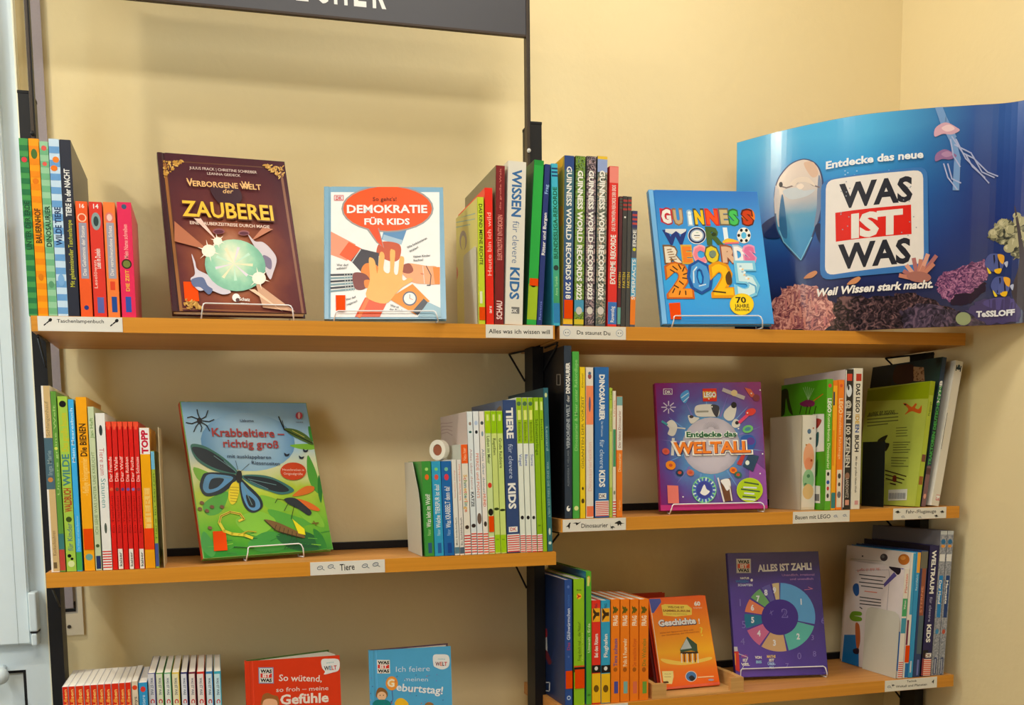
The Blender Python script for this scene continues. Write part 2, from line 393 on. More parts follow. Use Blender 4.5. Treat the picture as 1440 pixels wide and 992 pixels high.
post(XP[1], 'black steel upright in the middle between the two shelf bays', z_at(1.006, 171, PY0))
post(XP[2], 'black steel upright in the right corner, behind the books and under the poster', -.03)

# header sign: dark board between two thin rods screwed to the uprights
sx0, sx1_ = .006, .9835
t = thing('header_sign', 'anthracite header board with white capital letters above the left shelf bay', 'sign', (0, PY0, 0))
zb = .6195
obj('panel', box(sx0, sx1_, -.006, .0, zb, zb+.16, bev=.0008), col((72, 72, 78), .38, 'anthracite_laminate', .06, 6), t)
obj('lower_edge', box(sx0, sx1_, -.0075, .0015, zb-.004, zb), col((58, 42, 30), .5, 'edge_band', .05), t)
rodm = col((62, 52, 44), .35, 'dark_metal', .05)
for x, xs in ((.9885, 1), (.0010, -1)):
    obj('rod', box(x-.005, x+.001, -.008, .010, .02, zb+.16, bev=.0008), rodm, t)
    obj('rod_back', box(x+.001, x+.0035, -.006, .010, .02, zb+.16), BLACK, t)
    for zz in ((.335, .383) if xs > 0 else (.30, .355)):
        b = bmesh.new()
        v = bmesh.ops.create_uvsphere(b, u_segments=12, v_segments=8, radius=.0045)['verts']
        bmesh.ops.translate(b, verts=v, vec=(x-.002, -.009, zz)); obj('screw', b, col((205, 205, 205), .25, 'screw_metal', .02) if xs > 0 else BLACK, t, True)
A = Art(t, .9775, .16, matw=Matrix.Translation((sx0, PY0-.006, zb))).view(360, 0, 3.6)
A.clip = lambda p: p
A.view(0, 0, 1); zc = A.P(542, 11.5)[1]
cen = [533.5-27.1*k for k in range(11)]
for k, (ch, u) in enumerate(zip('SACHBUECHER'[::-1], cen)):
    wl = (19 if ch != 'E' else 17.5); xa, xb_ = A.P(u-wl/2, 5)[0], A.P(u+wl/2, 5)[0]; v_, f_, ad_ = glyph(ch, .03); xs = [p[0] for p in v_]; sc_ = (xb_-xa)/(max(xs)-min(xs))
    A._text(ch, (xa-min(xs)*sc_, zc), (sc_, 0), (0, .052/CAP), (235, 235, 232), .03)
lt = A.build('lettering', t); lt.location = (sx0, -.006, zb)

LW = col((226, 224, 216), .5, 'paper_label', .02)
def wire_bracket(t, x, side):
    """bent wire bracket under a board: from the upright out and forward"""
    b = bmesh.new(); r = .0022; zt = -THK-.0025
    if side > 0:
        tube(b, [(x-.005, PY0-.004, -.080), (x-.003, .035, zt-.004)], r, 8); tube(b, [(x-.003, .035, zt), (x-.001, PY0-.004, zt)], r, 8)
    else:
        tip = (x-.012*abs(side), .236, zt); tube(b, [tip, (x+.001, PY1-.006, -.098)], r, 8); tube(b, [tip, (x+.004, .176, zt), (x+.022, PY0-.005, zt)], r, 8)
    return obj('bracket', b, BLACK, t)
def shelf(name_label, x0, x1, z, labels, brackets=(), back_l=None):
    t = thing('shelf', name_label, 'shelf', (0, 0, z))
    n = .0155
    L0, R0 = (XP[0] if x0 < .5 else XP[1]), (XP[1] if x0 < .5 else XP[2])
    pts = [(x0, .0016), (x1, .0016), (x1, PY0-.002), (R0-n, PY0-.002), (R0-n, PY1+.002), (min(x1, R0+n), PY1+.002), (min(x1, R0+n), DEP), (x0, DEP)]
    if R0+n >= x1: pts = [(x0, .0016), (x1, .0016), (x1, PY0-.002), (R0-n, PY0-.002), (R0-n, DEP), (x0, DEP)]
    if L0+n > x0:
        pts = pts[:-1]+[(L0+n, DEP), (L0+n, PY1+.002), (max(x0, L0+n-.001), PY0-.002), (x0, PY0-.002)] if x0 < .5 else pts[:-1]+[(x0+.0, DEP), (x0, PY1+.002), (L0+n, PY1+.002), (L0+n, PY0-.002), (x0, PY0-.002)]
    seen = []; [seen.append(p) for p in pts if p not in seen]
    obj('board', extrude_poly(seen, -THK, -.0002), BEECH, t)
    obj('edge_band', box(x0, x1, 0, .0015, -THK, 0), BEECH_EDGE, t)
    a, c = L0+n+.001, R0-n-.001
    obj('back_rail', box(a, c, DEP-.012, DEP-.001, .0, .017, bev=.001), BLACK, t)
    for xb, sd in brackets: wire_bracket(t, xb, sd)
    for (u0, u1, vt, vb, text, ta, tb, hh, view, icons) in labels:
        ox, oy, sc = view
        P0 = at_y(ox+u0/sc, oy+vt[0]/sc, -.0005); P1 = at_y(ox+u1/sc, oy+vt[1]/sc, -.0005)
        h = .0265; w_ = P1[0]-P0[0]
        lb = obj('label_strip', box(P0[0], P1[0], -.0007, 0, -h-.0008, -.0008), LW, t)
        A = Art(t, w_, h, matw=Matrix.Translation((P0[0], -.0007, z-h-.0008))).view(ox, oy, sc)
        A.rect(.0003, w_-.0003, .0003, h-.0003, (226, 224, 216))
        for tx, aa, bb_, hx in (text if isinstance(text, list) else [(text, ta, tb, hh)]): A.text(tx, aa, bb_, hx*1.12, (24, 24, 26), .012)
        for ic in icons: ic(A)
        q = A.build('lettering', lb); q.location = (P0[0], -.0007, -h-.0008)
    return t
INK = (28, 28, 30)
def torch(cx, cy):
    def f(A):
        A.line([(cx-28, cy+20), (cx+12, cy-12)], 10, INK); A.ell(cx+20, cy-20, 15, 13, INK, -40); A.line([(cx-14, cy+4), (cx-2, cy+14)], 3, (220, 218, 210))
    return f
def face_icon(cx, cy, r):
    def f(A):
        A.ell(cx, cy, r, r, (150, 165, 185)); A.ell(cx, cy, r*.86, r*.86, (225, 226, 222)); A.ell(cx-r*.35, cy, r*.12, r*.2, INK); A.ell(cx+r*.35, cy, r*.12, r*.2, INK)
    return f
def dino(cx, cy, s, kind):
    def f(A):
        if kind == 0: A.blob([(cx-18*s, cy+8*s), (cx-6*s, cy-2*s), (cx+4*s, cy-18*s), (cx+14*s, cy-20*s), (cx+10*s, cy-8*s), (cx+8*s, cy+12*s), (cx+2*s, cy+24*s), (cx-2*s, cy+10*s)], INK)
        elif kind == 1: A.blob([(cx-30*s, cy-2*s), (cx-6*s, cy-8*s), (cx+10*s, cy-6*s), (cx+30*s, cy-14*s), (cx+12*s, cy+2*s), (cx-4*s, cy+12*s), (cx-8*s, cy)], INK)
        elif kind == 2: A.blob([(cx-18*s, cy-26*s), (cx-12*s, cy+2*s), (cx+4*s, cy), (cx+20*s, cy+12*s), (cx+4*s, cy+12*s), (cx+2*s, cy+26*s), (cx-6*s, cy+12*s), (cx-10*s, cy+24*s), (cx-14*s, cy+8*s)], INK)
        else: A.blob([(cx-32*s, cy), (cx-14*s, cy-12*s), (cx+4*s, cy-18*s), (cx+16*s, cy-4*s), (cx+34*s, cy), (cx+14*s, cy+4*s), (cx+10*s, cy+18*s), (cx+2*s, cy+6*s), (cx-10*s, cy+18*s), (cx-14*s, cy+4*s)], INK)
    return f
def squiggle(cx, cy, s, c=(110, 120, 130)):
    def f(A): A.ell(cx, cy, 12*s, 8*s, c, -20); A.ell(cx, cy, 9*s, 5*s, (222, 222, 218), -20); A.line([(cx+9*s, cy+4*s), (cx+17*s, cy+9*s)], 2.5*s, c); A.line([(cx-5*s, cy), (cx+5*s, cy-2*s)], 2*s, c)
    return f
V7 = (40, 430, 1440/260); V4 = (640, 440, 1440/260)
shelf('top beech shelf of the left bay carrying the two large face-out books', XL, XM0, Z1,
      [(68, 730, (80, 83), 0, 'Taschenlampenbuch', (222, 132), (590, 137), 24, V7, [torch(150, 132), torch(668, 138)]),
       (238, 762, (88, 95), 0, 'Alles was ich wissen will', (262, 160), (740, 167), 30, V4, [])],
      [(XP[0]+.016, .6), (XP[1]-.016, -1)])
shelf('middle beech shelf of the left bay with the insect book and animal books', XL, XM0, Z2,
      [(436, 541, (790, 786), 0, 'Tiere', (478, 803), (499, 801.5), 8, (0, 0, 1), [squiggle(450, 799, .36), squiggle(465, 797, .36), squiggle(513, 796, .36), squiggle(528, 794, .36)])],
      [(XP[0]+.016, .6), (XP[1]-.016, -1)])
shelf('top beech shelf of the right bay under the large curved poster', XM1, XR, Z1,
      [(815, 1330, (100, 107), 0, 'Da staunst Du', (945, 168), (1210, 176), 27, V4, [face_icon(870, 155, 28), face_icon(1280, 160, 28)])],
      [(XP[1]+.016, 1), (XP[2]-.016, -1.2)])
V11 = (760, 700, 7.2); V4b = (1200, 610, 1297/170); V3c = (1200, 892, 7.2); V6 = (1070, 480, 3.42)
shelf('middle beech shelf of the right bay labelled for dinosaurs and vehicles', XM1, XR, Z3,
      [(225, 865, (226, 205), 0, 'Dinosaurier', (410, 308), (682, 300), 38, V11, [dino(285, 285, 1.5, 0), dino(368, 265, 1.4, 1), dino(728, 290, 1.3, 2), dino(798, 262, 1.5, 3)]),
       (155, 427, (825, 815), 0, 'Bauen mit LEGO', (163, 858), (335, 852), 17, V6, [squiggle(358, 842, .7, (90, 110, 150)), squiggle(402, 838, .7, (90, 110, 150))]),
       (430, 998, (800, 794), 0, 'Fahr-/Flugzeuge', (560, 858), (888, 850), 32, V4b, [dino(478, 845, 1.0, 3), dino(955, 842, .9, 3), squiggle(530, 893, 1.4), squiggle(710, 897, 1.3), dino(890, 886, .8, 3)])],
      [(XP[1]+.016, 1), (XP[2]-.016, -1.2)])
shelf('lowest beech shelf in view in the right bay, carrying the purple number book', XM1, XR, Z4,
      [(322, 848, (465, 436), 0, [('Technik', (540, 490), (640, 484), 18), ('Weltall und Planeten', (430, 545), (745, 520), 20)], 0, 0, 0, V3c, [squiggle(360, 535, 1.5), dino(402, 512, .9, 2), dino(805, 482, .9, 0)]),
       (130, 620, (705, 670), 0, '', (0, 0), (1, 0), 1, (740, 740, 4.468/1), [])][:1]+
      [(945, 1318, (700, 682), 0, [('Frag doch', (1100, 700), (1200, 695), 20)], 0, 0, 0, (700, 892, 7.2), [])],
      [(XP[1]+.016, 1), (XP[2]-.016, -1.2)])
shelf('lower beech shelf of the left bay, its board just below the picture', XL, XM0, Z5, [], [(XP[0]+.016, .6)])

# ------------------------------------------------------------------ books
def case_profile(T, D, b, rr=.0012, groove=True):
    """outline of a bound cover seen from above: spine at y=0, x across the thickness, open at the back"""
    r = min(rr, T*.3); b = min(b, T*.3)
    o = [(0, D), (0, r), (r*.3, r*.3), (r, 0), (T-r, 0), (T-r*.3, r*.3), (T, r), (T, D)]
    i = [(T-b, D), (T-b, b), (b, b), (b, D)]
    return o+i
def rootmat(loc, rot): 
    return Matrix.Translation(loc) @ rot
def spine_book(S, label, u0, u1, vt, color, items=(), top=None, lean=None, depth=None, y=None, group=None, rr=.0012, left=None, cat='book', soft=False):
    """S: dict(view, z, lean, gap). A book standing spine-out; u0,u1 at the foot, vt at the head (crop coordinates)"""
    ox, oy, sc = S['view']; z = S['z']; Y = S.get('y', Y0) if y is None else y
    uz = S.get('uz', .001); X0 = x_at(ox+u0/sc, Y, z+uz); X1 = x_at(ox+u1/sc, Y, z+uz)
    th = math.radians(S.get('lean', 0) if lean is None else lean)
    X0 = max(X0, S.get('cur', -9)+.0004) if not S.get('free') else X0
    X1 = max(X1, X0+.004); T = (X1-X0)-.0004
    if top is not None: Xt = x_at(ox+top/sc, Y, z+.25)
    h = z_at(X0+T/2+math.tan(th)*.25, oy+vt/sc, Y)-z
    lift = T*math.sin(th) if th > 0 else 0
    h = (h-lift)/math.cos(th)
    D = depth or min(.232, h*.76)
    t = thing('book', label, cat, (X0 if th >= 0 else X0, Y, z+.0004+lift*1.0), group)
    T = T*math.cos(th) if abs(th) > .01 else T
    if th < 0: t.location.z = z+.0004
    t.rotation_euler = (0, th, 0)
    b = .0022 if (T > .009 and not soft) else .0007
    obj('cover', extrude_poly(case_profile(T, D, b, rr), 0, h), col(color, .3, 'cover_board', .05), t)
    ov = .002 if b > .001 else .0003
    obj('page_block', box(b+.0002 if T > .005 else T*.32, T-b-.0002 if T > .005 else T*.68, b+.0005, D-ov*1.5, ov, h-ov), PAGES, t)
    if items:
        A = Art(t, T, h, matw=Matrix.Translation(t.location) @ t.rotation_euler.to_matrix().to_4x4())
        st = []; A.rect(.0004, T-.0004, .0003, h-.0003, color)
        xm = X0+T/2
        def zz(v): return max(0, min(h, (z_at(xm+math.tan(th)*.1, oy+v/sc, Y)-z-lift)/math.cos(th)))
        for it in items:
            k = it[0]
            if k == 't':
                _, tx, a, c_, cl, *r = it; d_ = dict(r[0]) if r else {}
                A.vtext(tx, zz(c_), zz(a), cl, **d_)
            elif k == 'r': A.rect(T*(it[4] if len(it) > 4 else 0), T*(it[5] if len(it) > 5 else 1), zz(it[2]), zz(it[1]), it[3])
            elif k == 'k': st.append(it)
            elif k == 's':
                _, a, c_, n, cl = it; za, zb_ = zz(c_), zz(a); p = (zb_-za)/n
                for q in range(n): A.rect(T*.03, T*.97, za+q*p, za+q*p+p*.5, cl)
            elif k == 'o':
                _, v, rx, ry, cl = it[:5]; zc_ = zz(v); n = 16; xc = it[5] if len(it) > 5 else .5
                A.poly([(T*xc+T*rx*math.cos(2*PI*j/n), zc_+T*ry*math.sin(2*PI*j/n)) for j in range(n)], cl, True)
            elif k == 'h':   # horizontal letters
                _, tx, v, cl, sz = it; W = A.width(tx); sx = T*sz/W
                A._text(tx, (T*(1-sz)/2, zz(v)), (sx, 0), (0, sx*1.0), cl, .02)
        A.build('spine_print', t)
        for it in st:
            B = Art(t, T, h, matw=np.eye(4)); za, zb_ = zz(it[2]), zz(it[1]); B.rect(T*.08, T*.98, za, zb_, STICK); B.build('sticker', t, base=.0012)
    if left:
        A = Art(t, D, h, 'left', matw=Matrix.Translation(t.location) @ t.rotation_euler.to_matrix().to_4x4()).view(ox, oy, sc)
        left(A); A.build('cover_print', t)
    S['cur'] = X0+T/ math.cos(th)
    return t
W_ = (238, 238, 234); K_ = (20, 20, 24)
def U(size=.6, d='u', bold=.01, xc=.5, slant=0): return dict(size=size, d=d, bold=bold, xc=xc, slant=slant)
STR = lambda a, b, n=8, c=(214, 70, 62): [('r', a, b, W_), ('s', a, b, n, c)]

# ---- group A: top shelf, far left
S = dict(view=(0, 100, 2.479), z=Z1)
spine_book(S, 'tall dark green striped book, first at the left end of the top shelf', 100, 133, 235, (70, 150, 80),
    [('s', 240, 848, 16, (40, 118, 70)), ('o', 310, .3, .3, (214, 60, 70)), ('t', 'UNTER DER ERDE', 455, 625, (24, 70, 44), U(.55))], rr=.004, depth=.108)
spine_book(S, 'tall orange checked book about the farmyard on the top shelf', 133, 170, 236, (248, 158, 20),
    [('s', 240, 848, 14, (236, 136, 14)), ('o', 290, .3, .5, (70, 110, 50)), ('o', 385, .3, .3, (226, 120, 10)), ('t', 'BAUERNHOF', 480, 602, (70, 50, 20), U(.55, bold=.02)), ('o', 720, .25, .35, (214, 120, 20))], rr=.004)
spine_book(S, 'tall pale green patterned dinosaur book with small red flowers on the top shelf', 170, 202, 246, (150, 200, 160),
    [('s', 250, 848, 14, (112, 178, 132)), ('o', 270, .3, .3, (220, 90, 80)), ('o', 325, .25, .25, (220, 90, 80)), ('t', 'DINOSAURIER', 472, 615, (30, 66, 48), U(.55, bold=.02)), ('o', 745, .3, .4, (90, 150, 110))], rr=.004)
spine_book(S, 'tall light blue and white striped book about wild animals on the top shelf', 202, 240, 237, (196, 220, 240),
    [('s', 240, 848, 13, (104, 158, 212)), ('o', 310, .3, .3, (236, 130, 40), .6), ('o', 340, .32, .28, (236, 120, 30), .4), ('t', 'WILDE TIERE', 475, 608, (24, 50, 96), U(.55, bold=.02)), ('o', 730, .3, .6, (120, 170, 220))], rr=.004)
spine_book(S, 'tall black book about animals at night next to the blue striped one', 240, 279, 240, (44, 48, 62),
    [('t', 'TIERE in der NACHT', 342, 508, W_, U(.5, bold=.02)), ('t', 'Mit geheimnisvoller Taschenlampe', 520, 755, (190, 190, 60), U(.4))])
G = 'small paperbacks with badges at the left of the top shelf'
spine_book(S, 'orange-red paperback with a grey panel, directly right of the black book on the top shelf', 283, 325, 455, (238, 92, 40),
    [('h', '16', 478, W_, .5), ('o', 512, .38, .38, (245, 200, 170)), ('o', 512, .28, .28, (226, 80, 40)), ('r', 530, 725, (150, 152, 172), .2, .85), ('t', 'Das Geheimnis der Statue', 540, 715, (235, 225, 215), U(.3)), ('o', 826, .2, .2, (40, 60, 130))], group=G, soft=True)
spine_book(S, 'red paperback with a round grey emblem, second of the small badge paperbacks', 329, 375, 457, (222, 58, 46),
    [('h', '14', 480, W_, .5), ('o', 525, .36, .7, (140, 160, 160)), ('o', 525, .2, .4, (50, 70, 70)), ('t', 'Lesen im Dunkeln', 620, 690, W_, U(.4)), ('t', 'Leselöwen', 660, 760, (240, 190, 180), U(.25, xc=.25)), ('r', 790, 845, (90, 100, 170), .3, .8)], group=G, soft=True)
spine_book(S, 'orange paperback with a grey panel and small blue label, third of the small badge paperbacks', 378, 420, 458, (244, 128, 60),
    [('o', 512, .36, .45, (226, 120, 110)), ('o', 512, .22, .3, (240, 200, 190)), ('r', 530, 725, (160, 160, 178), .2, .85), ('t', 'Der verschwundene Schatz', 540, 715, (235, 225, 215), U(.3)), ('r', 735, 765, (226, 70, 40), .3, .7), ('r', 788, 842, (36, 76, 150), .35, .8)], group=G, soft=True)
spine_book(S, 'crimson pink paperback with a dark round badge, last of the left group, top shelf', 426, 476, 458, (230, 46, 92),
    [('o', 474, .18, .18, (60, 90, 120)), ('t', 'Mein Name schreiben', 535, 655, (250, 180, 170), U(.3)), ('o', 674, .36, .36, (60, 44, 30)), ('o', 674, .26, .26, (120, 130, 60)), ('t', 'DIE ZEIT', 695, 770, (240, 200, 60), U(.25)), ('r', 788, 842, (50, 84, 176), .3, .7)], group=G, soft=True)

# ---- group B: top shelf, before the middle upright
S = dict(view=(620, 160, 2.918), z=Z1)
def coverB1(A):
    A.fill((214, 208, 120)); A.line([(60, 430), (140, 410)], 4, (120, 170, 190)); A.line([(60, 450), (140, 432)], 3, (120, 170, 190)); A.line([(60, 470), (120, 455)], 3, (120, 170, 190))
    A.ell(92, 520, 15, 40, (150, 140, 150)); A.ell(92, 530, 9, 30, (214, 208, 120)); A.ell(63, 655, 8, 28, (214, 92, 70))
spine_book(S, 'slim lime green book with black capitals left of the bright red book, top shelf', 156, 183, 343, (196, 214, 50),
    [('t', 'DAS KIND MEINE RECHTE', 370, 622, (40, 50, 20), U(.5, 'd', .02)), ('r', 730, 780, (230, 232, 200), .2, .6), ('k', 795, 848)], depth=.165, left=coverB1, lean=0)
spine_book(S, 'bright red book between the lime green and the maroon book on the top shelf', 187, 219, 305, (232, 44, 28),
    [('t', 'Heute bin ich wild', 405, 668, (250, 180, 170), U(.5)), ('t', 'ars', 790, 820, W_, U(.4))], lean=0)
spine_book(S, 'maroon spined book standing left of the thick silver volume', 221, 258, 213, (128, 34, 38),
    [('t', 'ELEKTRIZITÄT ENTDECKEN', 415, 602, (232, 150, 140), U(.5)), ('t', 'die große Welt', 225, 395, (214, 120, 110), U(.2)), ('t', 'SCHAU', 768, 845, (240, 214, 210), U(.6, bold=.03))], lean=1.2, left=lambda A: A.fill((128, 122, 96)))
spine_book(S, 'thick silver white knowledge volume with large blue capitals on the top shelf', 262, 336, 195, (226, 224, 214),
    [('t', 'WISSEN', 230, 425, (52, 108, 168), U(.5, 'd', .03)), ('t', 'für clevere', 440, 615, (110, 130, 165), U(.36, 'd', 0)), ('t', 'KIDS', 628, 762, (52, 108, 168), U(.5, 'd', .03)), ('r', 793, 820, (120, 120, 120), .35, .8), ('h', 'DK', 815, W_, .35)], lean=2.0, rr=.003)
spine_book(S, 'bright green spined book leaning beside the silver volume', 352, 392, 190, (40, 170, 70),
    [('r', 190, 210, (30, 150, 60)), ('t', 'Technik', 720, 760, (20, 100, 40), U(.4)), ('r', 700, 845, (160, 190, 40)), ('k', 676, 706), ('o', 700, .3, .3, K_)], lean=3.4, left=lambda A: A.fill((24, 84, 48)))
spine_book(S, 'navy blue knight and castle book leaning at the end of the left bay', 394, 416, 207, (38, 56, 124),
    [('t', 'Ritter und Burgen', 405, 582, W_, U(.6, bold=.02)), ('t', 'Frag', 290, 330, (160, 200, 240), U(.6)), ('t', 'Ravens', 770, 848, (120, 140, 220), U(.4))], lean=3.6, depth=.108)
# ---- group C: top shelf, after the middle upright
S = dict(view=(760, 200, 3.307), z=Z1, lean=.9)
spine_book(S, 'cyan to green football records book, first in the right bay of the top shelf', 62, 92, 101, (64, 182, 214),
    [('r', 210, 760, ramp_mat('cover_ink', [(0, (60, 150, 60)), (.9, (60, 190, 200))])), ('t', 'BUNDESLIGA-REKORDE', 210, 545, (12, 96, 70), U(.62, bold=.03)), ('s', 112, 162, 3, (26, 70, 120)), ('o', 586, .4, .4, (40, 60, 60)), ('t', 'Anna Tardek', 625, 715, (160, 220, 160), U(.4)), ('r', 750, 842, (40, 130, 190))], lean=-.6, depth=.108)
GW = 'GUINNESS WORLD RECORDS '
spine_book(S, 'dark blue record annual of 2018 with an orange library sticker', 105, 150, 63, (44, 74, 140),
    [('r', 130, 620, ramp_mat('cover_ink', [(0, (40, 70, 140)), (1, (60, 110, 120))], noise=.8)), ('t', GW+'2018', 112, 730, W_, U(.5, 'd', .03)), ('k', 735, 822), ('r', 822, 848, (240, 190, 40))], left=lambda A: (A.fill((190, 160, 60)), A.blob([(78, 75), (103, 63), (103, 110), (80, 120)], (236, 180, 40)), A.blob([(80, 320), (103, 300), (103, 380), (80, 390)], (236, 150, 40))))
spine_book(S, 'mossy green patterned record annual of 2022', 156, 201, 65, (96, 120, 60),
    [('r', 66, 848, coral_mat((40, 70, 30), (130, 170, 60), (70, 96, 110), 120)), ('r', 735, 790, (70, 150, 190)), ('t', GW+'2022', 132, 735, W_, U(.5, 'd', .04)), ('o', 785, .32, .38, (200, 200, 190)), ('r', 825, 848, (214, 196, 50))], left=lambda A: A.fill((60, 70, 50)))
spine_book(S, 'black and grey patterned record annual of 2023', 207, 250, 66, (80, 74, 84),
    [('r', 68, 848, coral_mat((30, 28, 34), (120, 110, 126), (190, 160, 160), 120)), ('t', GW+'2023', 132, 735, W_, U(.5, 'd', .04)), ('o', 785, .32, .38, (210, 206, 200))])
spine_book(S, 'teal grey patterned record annual of 2024 with a yellow and pink head', 256, 302, 66, (80, 100, 110),
    [('r', 68, 848, coral_mat((50, 66, 70), (120, 130, 120), (200, 170, 150), 120)), ('r', 66, 80, (240, 200, 60)), ('r', 80, 140, (150, 170, 220)), ('t', GW+'2024', 132, 735, W_, U(.5, 'd', .04)), ('o', 785, .32, .38, (210, 206, 200))], left=lambda A: A.fill((60, 64, 80)))
spine_book(S, 'bright red extreme records book with a blue foot on the top shelf', 312, 354, 113, (226, 50, 48),
    [('r', 115, 190, (240, 140, 130)), ('t', 'EXTREME REKORDE', 432, 662, W_, U(.55, bold=.03)), ('t', 'DIE ULTIMATIVEN REKORDE DER ERDE', 200, 415, W_, U(.4)), ('r', 745, 848, (56, 116, 196)), ('t', 'Ravensbg', 765, 840, W_, U(.4))])
G = 'dark spined fact books on the top shelf'
spine_book(S, 'dark maroon striped fact book directly right of the bright red records book', 356, 372, 253, (92, 44, 54),
    [('s', 255, 310, 4, (70, 90, 80)), ('t', 'FAKTEN', 605, 680, (214, 190, 60), U(.6)), ('r', 770, 848, (100, 170, 160))], group=G, lean=1.2)
spine_book(S, 'charcoal fact book with thin red bands at its head, middle one of three', 373, 394, 252, (66, 66, 68),
    [('s', 258, 318, 3, (170, 60, 60)), ('o', 350, .2, .2, W_), ('t', 'FAKTEN', 605, 680, (214, 190, 60), U(.6))], group=G, lean=1.2)
spine_book(S, 'charcoal grey fact book just left of the short blue one', 395, 414, 254, (74, 76, 78),
    [('s', 258, 318, 3, (170, 60, 60)), ('t', 'FAKTEN', 605, 680, (214, 190, 60), U(.6))], group=G, lean=1.2)
spine_book(S, 'short blue and orange fact book at the right end of the dark fact books', 415, 440, 320, (84, 90, 104),
    [('r', 322, 400, (60, 62, 112)), ('s', 325, 385, 3, (190, 70, 70)), ('r', 540, 770, (90, 170, 214)), ('r', 720, 850, (240, 130, 40)), ('t', 'SUPERFACTS', 545, 735, W_, U(.6, bold=.02)), ('t', 'ERDE', 408, 488, W_, U(.6, bold=.02)), ('o', 500, .3, .3, (214, 214, 40))], lean=1.4)

# ---- group D: middle shelf, far left
S = dict(view=(40, 500, 2.833), z=Z2)
spine_book(S, 'tan spined tall book at the left end of the middle shelf, white page edge showing', 92, 127, 122, (236, 230, 220),
    [('r', 122, 862, (206, 176, 122), .24, 1), ('t', 'Schlangenhauf', 185, 325, (150, 130, 90), U(.4)), ('r', 330, 535, (74, 104, 118)), ('t', 'Inga Marie', 380, 480, (140, 160, 160), U(.5)), ('o', 497, .3, .3, (196, 130, 70)), ('t', 'Kuckucksuhren', 700, 800, (150, 120, 80), U(.4)), ('r', 826, 850, (110, 90, 60), .3, .7)])
spine_book(S, 'green spined book with blue and red foot bands, second on the middle left shelf', 127, 150, 144, (96, 150, 60),
    [('t', 'Unsere grüne Welt', 200, 560, (170, 204, 120), U(.4)), ('o', 372, .3, .3, (214, 220, 90)), ('r', 712, 775, (60, 120, 120)), ('r', 775, 858, (190, 66, 58))])
spine_book(S, 'lime green nature book with multicoloured lettering on the middle left shelf', 153, 193, 164, (164, 200, 74),
    [('o', 195, .35, .35, K_), ('t', 'Das große bunte', 230, 385, (200, 190, 40), U(.6, bold=.02)), ('t', 'WILDE', 395, 520, (70, 130, 130), U(.7, bold=.03)), ('t', 'WALDBUCH', 530, 625, (170, 70, 40), U(.7, bold=.04)), ('o', 655, .3, .3, (60, 80, 30)), ('t', 'für Kinder', 670, 780, (90, 120, 130), U(.5)), ('o', 800, .2, .2, K_, .35), ('o', 812, .15, .15, K_, .6), ('o', 832, .35, .35, (214, 226, 160))])
spine_book(S, 'bright sky blue slim book with a green foot on the middle left shelf', 194, 217, 176, (60, 172, 232),
    [('t', 'Mein Meeresbuch', 210, 430, (200, 230, 250), U(.5)), ('t', 'Das Wasser und seine Bewohner', 640, 780, (150, 210, 240), U(.4)), ('r', 785, 858, (76, 166, 70))])
spine_book(S, 'broad yellow-orange book about bees with an orange sticker on the middle left shelf', 224, 267, 167, (244, 166, 20),
    [('t', 'Die BIENEN', 272, 405, (70, 46, 16), U(.6, bold=.03)), ('t', '- fleißige Honigsammler', 410, 560, (252, 206, 110), U(.55)), ('k', 692, 775), ('o', 805, .34, .34, (110, 160, 150))])
spine_book(S, 'pale sage green slim book just left of the white animal book', 269, 294, 205, (196, 208, 168),
    [('t', 'Jan Haft', 250, 330, (110, 150, 80), U(.5)), ('t', 'ICH SEHE WAS UNTER UNS KREUCHT', 385, 715, (130, 150, 104), U(.5)), ('o', 760, .3, .3, (70, 90, 50)), ('r', 800, 852, (34, 50, 100), .15, .9)])
spine_book(S, 'white book with teal and rose lettering to marvel at animals, red stripes at the foot', 298, 336, 231, (232, 230, 224),
    [('o', 300, .18, .6, (50, 60, 60)), ('t', 'Tiere zum', 370, 480, (196, 110, 110), U(.5, 'd', 0)), ('t', 'Staunen', 490, 610, (110, 160, 160), U(.5, 'd', 0)), ('o', 690, .14, .6, (80, 90, 80))]+STR(775, 848, 7))
G = 'slim red paperbacks in a tight row on the middle left shelf'
RT = [(337, 358, 'Der Fremde'), (359, 381, 'Die Wale'), (382, 402, 'Der Wolf'), (403, 423, 'Die Robben'), (424, 443, 'Der Fuchs'), (444, 465, 'Die Schmuse')]
RL = ['slim red paperback beside the white animal book, leftmost of its red row', 'slim red paperback with a white publisher tab, second of the red row',
      'slim plain red paperback, third of the red row on the middle left shelf', 'slim red paperback with a white tab in the middle of the red row',
      'slim plain red paperback, fifth of the red row', 'slim red paperback with a white tab, last of the red row']
for k, (a, c_, tx) in enumerate(RT):
    its = [('r', 264, 285, (240, 80, 50)), ('o', 290, .25, .4, (240, 90, 60)), ('t', tx, 405, 505, (250, 190, 180), U(.6, bold=.02)), ('o', 535, .35, .35, ((230, 90, 60), (120, 60, 60), (110, 60, 120), (120, 80, 160), (120, 110, 180), (160, 50, 60))[k]), ('t', 'Ein Tierleben', 560, 710, (160, 20, 18), U(.4))]
    if k % 2: its += [('r', 772, 852, (232, 228, 216), .08, .92), ('t', 'kaiser', 785, 842, (50, 60, 60), U(.5, bold=.02))]
    spine_book(S, RL[k], a, c_, 265, (222, 30, 24) if k % 2 == 0 else (214, 34, 30), its, group=G, soft=True)
